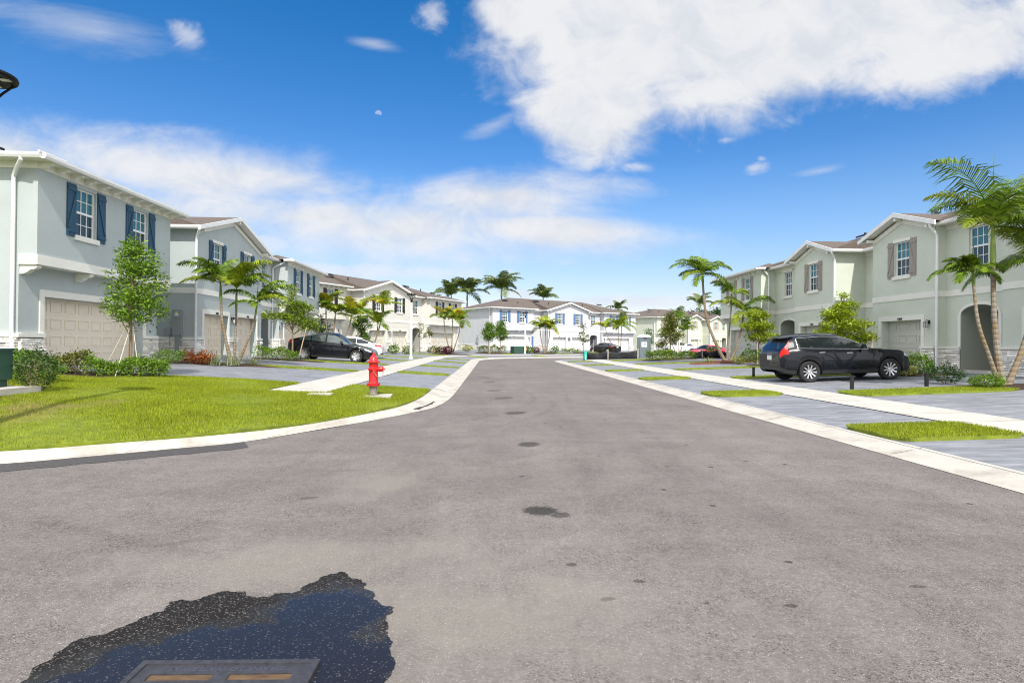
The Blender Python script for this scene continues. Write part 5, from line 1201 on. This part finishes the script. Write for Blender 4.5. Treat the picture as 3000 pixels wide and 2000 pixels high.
def nozzle(ang,r,l,z,nm='nozzle_cap'):
    M2=Matrix.Translation((0,0,z))@Matrix.Rotation(ang,4,'Z')@Matrix.Rotation(math.pi/2,4,'Y')
    n_=MB().lathe([(0,.08),(r*1.05,.08),(r*1.05,.11),(r*.9,.115),(r*.9,.13),(r*1.12,.135),(r*1.12,l-.02),(r*.95,l),(.02,l+.002),(.022,l+.05),(0,l+.05)],16,M2); return n_.build(nm,HYD,h,True)
nozzle(R(-16),.062,.235,.66,'pumper_cap'); nozzle(R(-122),.045,.17,.66); nozzle(R(74),.045,.18,.66)
ch=MB(); pts=[(-.01,-.175,.64),(.02,-.165,.56),(.09,-.155,.48),(.16,-.10,.45),(.22,-.03,.50),(.24,0,.60)]
for i in range(len(pts)-1):
    a=Vector(pts[i]);b_=Vector(pts[i+1]); n=int((b_-a).length/.022)+1
    for k in range(n):
        c=a.lerp(b_,(k+.5)/n); M2=Matrix.Translation(c)@(b_-a).to_track_quat('X','Z').to_matrix().to_4x4()@Matrix.Rotation(R(90*(k%2)),4,'X')
        ring=[(.016*math.cos(t),.009*math.sin(t),0) for t in np.linspace(0,2*math.pi,9)]; ch.tube(ring,.0035,4,False,M2)
ch.build('chain',CHAIN,h)
o=MB().box(-.42,.42,-.36,.36,-.03,.035).build('concrete_pad',CONC); o.location=(-2.86,14.02,gz(-2.86,14.02)+.015); o.rotation_euler=(0,R(-1),R(6)); tag(o,'square concrete pad under the red hydrant','concrete pad')
o=MB().box(-.27,.27,-.17,.17,-.03,.03).build('valve_cover_pad',CONC); o.location=(-4.05,13.65,hz_(-4.05,13.65)+.03); o.rotation_euler=(0,0,R(5)); tag(o,'small concrete valve cover flush in the lawn left of the hydrant','valve cover')
# utility box
UG=mat('utility_green',(.028,.075,.052),.45,noise=(3,.12)); ub=thing('utility_box','dark green utility cabinet at the left edge of the lawn','utility box',(-9.78,10.95,gz(-9.5,11)+.03),R(-3))
MB().box(-.48,.46,-.35,.35,.10,.24).build('plinth',UG,ub); b=MB().box(-.52,.52,-.40,.40,.24,.80); b.box(-.54,.54,-.42,.42,.80,.835); b.build('cabinet',UG,ub)
b=MB().box(.22,.30,-.425,-.401,.60,.66); b.box(.20,.32,-.43,-.401,.67,.69); b.build('latch',mat('latch_grey',(.12,.16,.16),.4,.5),ub)
o=MB().box(-.75,.75,-.62,.6,-.02,.10).build('utility_pad',CONC); o.location=(-9.62,10.95,gz(-9.5,11)+.03); tag(o,'rounded concrete pad under the green utility cabinet','concrete pad')
t2=thing('transformer','low green transformer with orange label before the white garage','transformer',(3.3,68.7,gz(3.3,68.7)),R(31)); MB().box(-1.0,1.0,-.4,.4,.0,.85).build('cabinet',UG,t2); MB().box(.55,.8,-.42,-.401,.35,.7).build('warning_label',mat('label_orange',(.7,.4,.15),.6),t2)
# path lights / irrigation markers
GB='short black path lights in the verge strips'
for i,(x,y,lb) in enumerate(((10.45,16.15,'short black path light nearest the sidewalk behind the suv'),(12.75,16.25,'short black path light nearer the suv front wheel'),(10.42,22.3,'small black path light left of the suv bumper'))):
    p_=thing('path_light',lb,'path light',(x,y,gz(x,y)+.03),0,GB); MB().box(-.045,.045,-.03,.03,0,.38).build('post',BLACK,p_); MB().prism([(-.17,.382),(-.17,.40),(.06,.40),(.06,.382)],'y',-.05,.05).build('head',BLACK,p_)
# street lamps
POLE=mat('pole_white',(.72,.72,.70),.5,noise=(2,.06)); LHEAD=mat('lamp_head_black',(.006,.006,.008),.6,spec=.2); LENS=mat('lamp_lens',(.55,.55,.5),.3)
def street_lamp(label,x,y,rz=0,lens=False):
    g=gz(x,y); r=thing('street_lamp',label,'street lamp',(x,y,g),rz,'street lamps')
    MB().lathe([(0,0),(.16,0),(.16,.02),(.12,.1),(.105,.3),(.075,4.3),(.075,4.34),(0,4.34)],16).build('pole',POLE,r,True)
    b=MB().lathe([(0,4.30),(.085,4.30),(.085,4.52),(.05,4.56),(0,4.56)],12); 
    for k in range(4):
        a=k*math.pi/2+.6; b.tube([(.05*math.cos(a),.05*math.sin(a),4.5),(.20*math.cos(a),.20*math.sin(a),4.72),(.33*math.cos(a),.33*math.sin(a),4.88)],[.022,.018,.016],6)
    b.lathe([(0,4.885),(.22,4.87),(.355,4.86),(.37,4.89),(.36,4.925),(.2,4.955),(.06,4.97),(.05,5.03),(0,5.03)],28)
    b.build('lamp_head',LHEAD,r,True)
    b=MB(); 
    for k in range(4): 
        a=k*math.pi/2+.6+math.pi/4; b.box(-.065,.065,-.045,.045,4.858,4.868,Matrix.Rotation(a,4,'Z')@Matrix.Translation((.24,0,0)))
    b.build('lens',LENS,r); return r
street_lamp('white pole street lamp beyond the hydrant near the cream block',-6.15,43.6)
street_lamp('white pole street lamp in front of the white block',4.0,68.5); street_lamp('white pole street lamp over the far hedge near the pickup',23.9,72.5)
lm=street_lamp('black lamp head reaching in at the upper left edge',-7.25,8.35,.4); MB().box(.27,.34,-.03,.03,4.88,4.905,Matrix.Rotation(R(-95),4,'Z')).build('lamp_sticker',mat('sticker',(.6,.6,.6),.6),lm)
# portable toilet
TG=mat('toilet_grey',(.12,.15,.165),.55); TW=mat('toilet_roof',(.75,.76,.76),.5,trans=.1); tl=thing('portable_toilet','grey portable toilet with white roof and posted notice','portable toilet',(13.55,50.3,.2),R(-12))
MB().box(-.56,.56,-.56,.56,0,2.0).build('cabin',TG,tl); MB().add([(-.6,-.6,2.0),(.6,-.6,2.0),(.6,.6,2.0),(-.6,.6,2.0),(-.42,-.42,2.26),(.42,-.42,2.26),(.42,.42,2.26),(-.42,.42,2.26)],[(0,3,2,1),(4,5,6,7),(0,1,5,4),(1,2,6,5),(2,3,7,6),(3,0,4,7)]).build('roof',TW,tl)
MB().box(-.38,.38,-.60,-.561,.1,1.85).build('door',mat('toilet_door',(.15,.185,.20),.5),tl); nt_=MB().box(-.24,.24,-.62,-.601,1.15,1.6).build('notice',TW,tl)
MB().box(-.06,.16,-.625,-.6205,1.36,1.42).build('notice_print',BLACK,tl); MB().box(-.05,.22,-.58,-.561,1.87,1.95).build('vent',BLACK,tl)
# silt fences
SILT=mat('silt_fabric',(.018,.018,.02),.6,spec=.5,noise=(3,.4)); 
def silt(label,pts,h,posts,seed):
    rs=random.Random(seed); x0,y0=pts[0]; r=thing('silt_fence',label,'silt fence',(x0,y0,gz(x0,y0)),0,'black silt fences round the building plot'); mb=MB(); n=0
    P_=[]
    for i in range(len(pts)-1):
        for k in range(10): t=k/10; P_.append((pts[i][0]*(1-t)+pts[i+1][0]*t,pts[i][1]*(1-t)+pts[i+1][1]*t,i+t))
    P_.append((*pts[-1],len(pts)-1))
    for x,y,t in P_:
        z=gz(x,y)-gz(x0,y0); sag=.14*abs(math.sin(math.pi*t)); w=.05*math.sin(t*9)
        for j in range(4): mb.v.append((x-x0+.06*math.sin(t*17+j*2),y-y0+w*(j-1.5)+.04*math.sin(t*23+j),z+(h-sag)*j/3))
    for i in range(len(P_)-1):
        for j in range(3): mb.f.append((i*4+j,(i+1)*4+j,(i+1)*4+j+1,i*4+j+1))
    o=mb.build('fabric',SILT,r,True); sm=o.modifiers.new('s','SOLIDIFY'); sm.thickness=.006
    for (x,y) in posts: MB().box(x-x0-.03,x-x0+.03,y-y0-.05,y-y0-.01,gz(x,y)-gz(x0,y0),gz(x,y)-gz(x0,y0)+h+.15).build('post',STAKE2,r)
silt('black silt fence round the plot before the charcoal car',[(8.1,49.4),(8.35,51.3),(10.2,50.2),(12.6,48.6)],.72,[(10.25,49.9),(12.55,48.5)],1)
silt('black silt fence before the red car with folded slack fabric',[(16.4,46.6),(17.3,46.3),(18.6,46.4),(19.9,46.6),(21.5,46.8)],.60,[(17.3,46.25),(19.6,46.4)],2)
mk=thing('marker_flag','leaning turquoise marker post by the kerb return','marker post',(7.9,47.6,.2),0); MB().box(-.03,.03,-.02,.02,0,.5).build('post',STAKE2,mk); MB().add([(-.12,0,.1),(.12,0,.12),(.1,.02,.75),(.02,.03,.95),(-.12,.01,.7)],[(0,1,2,3,4)]).build('flag',mat('turquoise',(.02,.45,.36),.6),mk)

# ---------------------------------------------------------------- cars
RUB=mat('tyre_rubber',(.018,.018,.019),.8,bump=(60,.2)); ALLOY=mat('alloy',(.72,.72,.74),.25,.85); WELL=mat('wheel_well',(.008,.008,.008),.9); CGL=mat('car_glass',(.012,.016,.018),.04,spec=1.0); CGL2=mat('car_glass_clear',(.10,.125,.12),.05,spec=1.0)
CHR=mat('chrome',(.75,.75,.76),.15,.95); REDL=mat('tail_light_red',(.52,.010,.008),.35,spec=.25); CLAD=mat('black_cladding',(.02,.02,.021),.6); PLATE=mat('plate',(.7,.72,.68),.5); HEADL=mat('headlight',(.55,.57,.6),.08,.2)
def paint(name,c,rough=.25): return mat(name,c,rough,.0,spec=.25,coat=.55)
def car(label,x,y,z,rz,pitch_,D,pm,cat='car',name='parked_car'):
    r=thing(name,label,cat,(x,y,z),rz); r.rotation_euler=(0,pitch_,rz)
    L_,Wd=D['L']/2,D['W']/2; fa,ra=D['fa'],D['ra']; Ra=D['R']+.055; it=np.interp
    xs=sorted(set([round(v,3) for v in np.arange(-L_,L_+.001,.045)]+[-L_,L_])); 
    zb=lambda x:max(float(it(x,*D['bot'])),D['R']+math.sqrt(max(Ra**2-(x-fa)**2,0)) if abs(x-fa)<Ra else 0,D['R']+math.sqrt(max(Ra**2-(x-ra)**2,0)) if abs(x-ra)<Ra else 0)
    zl_=lambda x:float(it(x,*D['belt'])); zt_=lambda x:max(float(it(x,*D['top'])),zl_(x)+.015); yw=lambda x:Wd*float(it(x,*D['plan']))
    cols=[]
    for x_ in xs:
        b_=zb(x_); l=max(zl_(x_),b_+.08); t=max(zt_(x_),l+.012); w=yw(x_); gh=min(1,max(0,(t-l)/.5)); yt=w*(.93-.25*gh)
        arch=.03*(1 if abs(x_-fa)<Ra+.05 or abs(x_-ra)<Ra+.05 else 0)
        mid=b_+(l-b_)*.55
        y8=yt; 
        pts=[(w*.55,b_+.0),(w*.95,b_),(w*.985+arch*.5,b_+min(.12,(l-b_)*.25)),(w*1.0+arch*.3,mid),(w*.985,l-(l-b_)*.18),(w*.945,l),
             (w*.93+(yt-w*.93)*.08,l+(t-l)*.07),(w*.93+(yt-w*.93)*.30,l+(t-l)*.32),(w*.93+(yt-w*.93)*.55,l+(t-l)*.56),(w*.93+(yt-w*.93)*.80,l+(t-l)*.80),(yt,t-(t-l)*.10),(yt*.82,t-.012*gh),(yt*.45,t+.018*gh+.008),(0,t+.028*gh+.01)]
        cols.append([(x_,p[0],p[1]) for p in pts])
    n=len(cols[0]); parts={}
    def cls(xc,j,zc,xi):
        for (nm,a,b_,j0,j1,cond) in D['reg']:
            if a<=xc<=b_ and j0<=j<=j1 and (cond is None or cond(xc,zc,zt_(xc)-zl_(xc))): return nm
        return 'body'
    for sd_ in (1,-1):
        for i in range(len(xs)-1):
            for j in range(n-1):
                q=[cols[i][j],cols[i+1][j],cols[i+1][j+1],cols[i][j+1]]; xc=(xs[i]+xs[i+1])/2; zc=sum(p[2] for p in q)/4
                nm=cls(xc,j,zc,i); key=nm if nm in('body','windshield','rear_window','roof_glass','bumper_cladding') else nm+('_l' if sd_>0 else '_r')
                q=[(p[0],p[1]*sd_,p[2]) for p in q]; q=q if sd_<0 else q[::-1]
                parts.setdefault(key,{}).setdefault('q',[]).append(q)
        for i in (0,len(xs)-1):
            c=cols[i]; pl=[(p[0],p[1]*sd_,p[2]) for p in c]+[(c[0][0],0,c[0][2])]
            parts.setdefault('body',{}).setdefault('p',[]).append(pl)
    MM={'body':pm,'windshield':D.get('wsm',CGL),'rear_window':CGL,'roof_glass':CGL,'bumper_cladding':CLAD,'side_window':D.get('sgm',CGL),'tail_light':REDL,'headlight':HEADL,'cladding':CLAD,'grille':WELL}
    for key,d in parts.items():
        vi={}; V=[];Fq=[]
        def idx(p):
            k=(round(p[0],4),round(p[1],4),round(p[2],4))
            if k not in vi: vi[k]=len(V); V.append(p)
            return vi[k]
        for q in d.get('q',[]):
            f=[]; [f.append(i_) for i_ in map(idx,q) if i_ not in f]
            if len(f)>2: Fq.append(tuple(f))
        for q in d.get('p',[]):
            f=[]; [f.append(i_) for i_ in map(idx,q) if i_ not in f]
            Fq.append(tuple(f))
        mb=MB(); mb.v=V; mb.f=Fq; kk=key[:-2] if key.endswith(('_l','_r')) else key; mb.build(kk,MM[kk],r,True)
    # under body
    MB().box(-L_+.55,L_-.45,-Wd*.78,Wd*.78,.24,.40).build('underbody',WELL,r)
    Rw=D['R']; first=None
    for (wx,sy) in ((fa,1),(fa,-1),(ra,1),(ra,-1)):
        M2=Matrix.Rotation(0 if sy<0 else math.pi,4,'Z')
        if first is None:
            w_=MB().lathe([(Rw*.66,-.10),(Rw*.9,-.115),(Rw*.985,-.09),(Rw,-.06),(Rw,.06),(Rw*.985,.09),(Rw*.66,.10)],36,axis='y',cap=False).build('wheel',RUB,r,True)
            rb=MB(); ns=D.get('spokes',5); rr=Rw*.70
            rb.lathe([(rr,-.085),(rr*1.0,-.098),(rr*.94,-.098),(rr*.9,-.02),(rr*.9,.05)],36,axis='y') if False else None
            for k in range(36):
                a0=2*math.pi*k/36;a1=2*math.pi*(k+1)/36
                for (ra_,ya,rb_,yb) in ((rr,-.09,rr*.93,-.092),(rr*.93,-.092,rr*.9,-.03)):
                    rb.add([(ra_*math.cos(a0),ya,ra_*math.sin(a0)),(ra_*math.cos(a1),ya,ra_*math.sin(a1)),(rb_*math.cos(a1),yb,rb_*math.sin(a1)),(rb_*math.cos(a0),yb,rb_*math.sin(a0))],[(0,1,2,3)])
            for k in range(ns):
                for dv in D.get('dbl',(-.13,.13)):
                    a=2*math.pi*k/ns+math.pi/2; wv=D.get('sw',.020)
                    c0=Vector((math.cos(a+dv*1.2)*rr*.16,0,math.sin(a+dv*1.2)*rr*.16)); c1=Vector((math.cos(a+dv*1.9)*rr*.94,0,math.sin(a+dv*1.9)*rr*.94)); d_=(c1-c0).normalized(); s_=Vector((-d_.z,0,d_.x))
                    rb.add([c0-s_*wv+Vector((0,-.06,0)),c0+s_*wv+Vector((0,-.06,0)),c1+s_*wv*1.3+Vector((0,-.09,0)),c1-s_*wv*1.3+Vector((0,-.09,0)),c0-s_*wv+Vector((0,-.03,0)),c0+s_*wv+Vector((0,-.03,0)),c1+s_*wv*1.3+Vector((0,-.05,0)),c1-s_*wv*1.3+Vector((0,-.05,0))],[(0,1,2,3),(0,4,5,1),(1,5,6,2),(2,6,7,3),(3,7,4,0)])
            rb.lathe([(0,-.075),(.055,-.07),(.06,-.04),(0,-.04)],14,axis='y')
            rim=rb.build('rim',D.get('rimm',ALLOY),w_); disc=MB().lathe([(0,-.02),(Rw*.64,-.02),(Rw*.64,.06),(0,.06)],28,axis='y').build('brake_disc',WELL,w_)
            first=(w_,rim,disc); w_.location=(wx,-(D['W']/2-.13)*(-sy)*-1,Rw); 
        else:
            w_=first[0].copy(); COL.objects.link(w_); w_.parent=r
            for c_ in first[1:]: q=c_.copy(); COL.objects.link(q); q.parent=w_
        w_.location=(wx,sy*(Wd-.125),Rw); w_.rotation_euler=(0,rnd.random()*.8,0 if sy<0 else math.pi)
    # mirrors, handles, plate
    for sy in (-1,1):
        mx=D['mir']; w=yw(mx); zz=zl_(mx)+.05
        MB().add([(mx-.05,sy*w*.93,zz-.03),(mx+.06,sy*w*.93,zz-.03),(mx+.05,sy*(w+.16),zz),(mx-.07,sy*(w+.17),zz),(mx-.06,sy*w*.96,zz+.05),(mx+.04,sy*w*.96,zz+.05),(mx+.03,sy*(w+.13),zz+.13),(mx-.07,sy*(w+.14),zz+.14)],[(0,3,2,1),(4,5,6,7),(0,1,5,4),(1,2,6,5),(2,3,7,6),(3,0,4,7)] if sy<0 else [(0,1,2,3),(7,6,5,4),(4,5,1,0),(5,6,2,1),(6,7,3,2),(7,4,0,3)]).build('side_mirror',D.get('mirm',pm),r,True)
        for hx in D['han']: MB().box(hx-.1,hx+.1,sy*yw(hx)*.985-.02,sy*yw(hx)*.985+.02,zl_(hx)-.13,zl_(hx)-.105).build('door_handle',D.get('hanm',pm),r)
    if D.get('plate'): px_,pz_=D['plate']; MB().box(px_-.012,px_+.004,-.16,.16,pz_,pz_+.16).build('licence_plate',PLATE,r)
    # window trim line
    if D.get('trim'):
        for sy in (-1,1):
            a,b_=D['trim']; lo=[];hi=[]
            for x_ in xs:
                if a<=x_<=b_:
                    l=zl_(x_);t=max(zt_(x_),l+.012); w=yw(x_); gh=min(1,max(0,(t-l)/.5)); yt=w*(.93-.25*gh); lo.append((x_,sy*(w*.945+.006),l+.012)); hi.append((x_,sy*(w*.93+(yt-w*.93)*.82+.01),l+(t-l)*.83))
            MB().tube(lo+hi[::-1]+[lo[0]],.006,5).build('window_trim',CHR,r)
    # shut lines
    for sy in (-1,1):
        for dx in D.get('doors',[]):
            pl=[(dx,sy*(yw(dx)*q+.0015),zz) for q,zz in ((.96,.30),(.99,.42),(1.001,zb(dx)+(zl_(dx)-zb(dx))*.55),(.987,zl_(dx)-.12),(.948,zl_(dx)))]
            MB().tube(pl,.005,4).build('door_gap',WELL,r)
    return r
g_=lambda lo:(lambda x,z,h:h>lo)
SUV=dict(L=4.70,W=1.90,R=.37,fa=1.47,ra=-1.39,bot=([-2.35,-2.2,-1.9,-.9,.9,2.1,2.35],[.45,.34,.30,.28,.28,.28,.36]),
 belt=([-2.35,-2.25,-1.7,-1.0,.7,1.0,1.9,2.2,2.35],[.98,1.13,1.19,1.15,1.08,1.06,.99,.88,.68]),
 top=([-2.35,-2.30,-2.22,-2.0,-1.7,-.9,-.2,.15,.82,1.0,1.9,2.2,2.35],[1.0,1.14,1.24,1.52,1.62,1.67,1.64,1.52,1.13,1.10,1.02,.90,.70]),
 plan=([-2.35,-2.2,-1.7,-.5,1.2,1.9,2.2,2.35],[.80,.92,.985,1.0,1.0,.96,.86,.70]),
 reg=[('rear_window',-2.25,-1.96,10,12,None),('windshield',-.10,.80,10,12,None),('tail_light',-2.33,-1.95,5,8,lambda x,z,h:-2.36+.52*(z-1.05)<x<-2.17+.52*(z-1.05)),('tail_light',-2.34,-2.06,4,4,None),
  ('side_window',-1.86,-1.30,6,8,g_(.2)),('side_window',-1.24,-.52,6,8,g_(.2)),('side_window',-.44,.72,6,8,g_(.07)),('headlight',2.0,2.30,4,4,None),('cladding',-2.36,2.36,0,1,None),('grille',2.22,2.36,1,2,None)],
 mir=.48,han=(-.95,.02),plate=(-2.345,.80),trim=(-1.80,.72),doors=(-1.28,-.48,.86),spokes=5,dbl=(-.17,.17),sw=.020,hanm=CHR)
blk=paint('black_blue_paint',(.004,.005,.009))
suv=car('glossy black suv with tall red tail lights on the right driveway','0' and 12.43 or 0,20.25,.33,0,R(-2.5),SUV,blk,'suv','parked_suv')
text_mesh('tailgate_lettering','V O L V O',.075,.004,CHR,suv,(-2.352,0,.985),(R(78),0,R(-90)))
for sy in (-1,1): MB().tube([(-1.7,sy*.62,1.63),(-1.45,sy*.62,1.69),(-.5,sy*.62,1.695),(-.25,sy*.62,1.63)],.014,5).build('roof_rail',BLACK,suv,True)
MB().add([(-2.3,-.6,.985),(-2.3,.6,.985),(-2.12,.55,1.6),(-2.12,-.55,1.6)],[]) if False else None
sp_=MB().prism([(-2.17,1.575),(-1.8,1.63),(-1.8,1.59),(-2.12,1.54)],'y',-.62,.62).build('spoiler',blk,suv)
EVB=dict(L=4.75,W=1.92,R=.36,fa=1.45,ra=-1.44,bot=([-2.37,-2.2,-.9,.9,2.2,2.37],[.40,.28,.21,.21,.22,.30]),
 belt=([-2.37,-2.28,-1.6,-.6,.9,1.3,1.9,2.25,2.37],[.95,1.10,1.12,1.06,.98,.95,.84,.70,.58]),
 top=([-2.37,-2.3,-2.15,-1.4,-.8,-.2,.2,.45,1.08,1.25,1.95,2.25,2.37],[.97,1.12,1.15,1.37,1.52,1.59,1.56,1.45,1.01,.97,.86,.73,.60]),
 plan=([-2.37,-2.2,-1.6,-.5,1.2,1.9,2.2,2.37],[.80,.92,.985,1.0,1.0,.95,.84,.62]),
 reg=[('rear_window',-2.1,-.95,10,12,None),('roof_glass',-.9,.1,11,12,None),('windshield',.18,1.04,10,12,None),('tail_light',-2.33,-2.12,4,4,None),('side_window',-1.75,-1.12,6,8,g_(.12)),('side_window',-1.06,-.30,6,8,g_(.2)),('side_window',-.22,.98,6,8,g_(.07)),('headlight',1.92,2.26,4,4,None),('cladding',-2.38,2.38,0,1,None)],
 mir=.66,han=(-.85,.1),doors=(-1.1,-.26,.95),spokes=5,dbl=(-.2,.2),sw=.034,sgm=CGL2)
car('black electric crossover nose out beside the staked tree',-9.05,33.0,.43,0,R(2.6),EVB,blk,'car')
SED=dict(L=4.85,W=1.86,R=.34,fa=1.48,ra=-1.36,bot=([-2.42,-2.2,-.9,.9,2.2,2.42],[.40,.27,.22,.22,.23,.32]),
 belt=([-2.42,-2.3,-1.6,-.6,1.0,1.4,2.0,2.3,2.42],[.80,.97,1.0,.98,.93,.91,.82,.70,.58]),
 top=([-2.42,-2.33,-1.85,-1.75,-1.0,-.5,.1,.45,1.25,1.4,2.0,2.3,2.42],[.83,1.0,1.06,1.08,1.36,1.44,1.46,1.42,.97,.93,.84,.72,.60]),
 plan=([-2.42,-2.25,-1.7,-.5,1.2,1.9,2.25,2.42],[.78,.9,.98,1.0,1.0,.95,.84,.64]),
 reg=[('rear_window',-1.75,-.95,10,12,None),('windshield',.45,1.22,10,12,None),('tail_light',-2.42,-1.95,4,4,None),('side_window',-1.45,-.62,6,8,g_(.14)),('side_window',-.57,.2,6,8,g_(.2)),('side_window',.26,1.18,6,8,g_(.1)),('headlight',2.0,2.34,4,4,None),('cladding',-2.43,2.43,0,0,None)],
 mir=.9,han=(-.4,.5),doors=(-.6,.22,1.1),spokes=5,dbl=(-.1,.1),sw=.03)
wht=paint('white_paint',(.72,.73,.74),.3)
car('white sedan with red tail lights behind the black crossover',-10.25,41.5,.47,math.pi,R(-2.6),SED,wht,'car')
car('charcoal sedan seen from behind on the white block driveway',15.6,78.0,.34,R(122),0,dict(SED,L=4.6,plate=(-2.43,.80)),paint('charcoal_paint',(.012,.012,.013)),'car')
car('dark red car facing the bend behind the second silt fence',24.6,64.0,.15,R(205),0,SED,paint('red_paint',(.50,.02,.045)),'car')
car('silver white crossover behind the pickup',30.0,86.0,.3,R(-20),0,dict(EVB,sgm=CGL),paint('silver_paint',(.5,.5,.5)),'car')
# pickup
PK=dict(L=5.7,W=1.95,R=.40,fa=1.85,ra=-1.75,bot=([-2.85,-.9,.9,2.85],[.5,.42,.42,.5]),
 belt=([-2.85,-.95,-.9,1.3,2.6,2.85],[1.18,1.18,1.22,1.16,1.08,.95]),top=([-2.85,-.95,-.88,-.8,-.3,.6,1.3,1.45,2.6,2.85],[1.19,1.19,1.23,1.75,1.84,1.82,1.20,1.17,1.10,.97]),
 plan=([-2.85,-2.7,2.5,2.85],[.95,1,1,.9]),
 reg=[('windshield',.62,1.28,10,12,None),('side_window',-.7,.1,6,8,g_(.3)),('side_window',.16,1.22,6,8,g_(.1)),('headlight',2.6,2.86,4,4,None),('grille',2.7,2.86,2,3,None),('tail_light',-2.86,-2.76,3,4,None)],
 mir=1.0,han=(0,),doors=(-.85,1.3),spokes=5,dbl=(0,),sw=.05)
pk=car('white pickup truck parked side on beyond the far hedge',26.2,79.5,.3,R(-8),0,PK,wht,'pickup','parked_pickup')
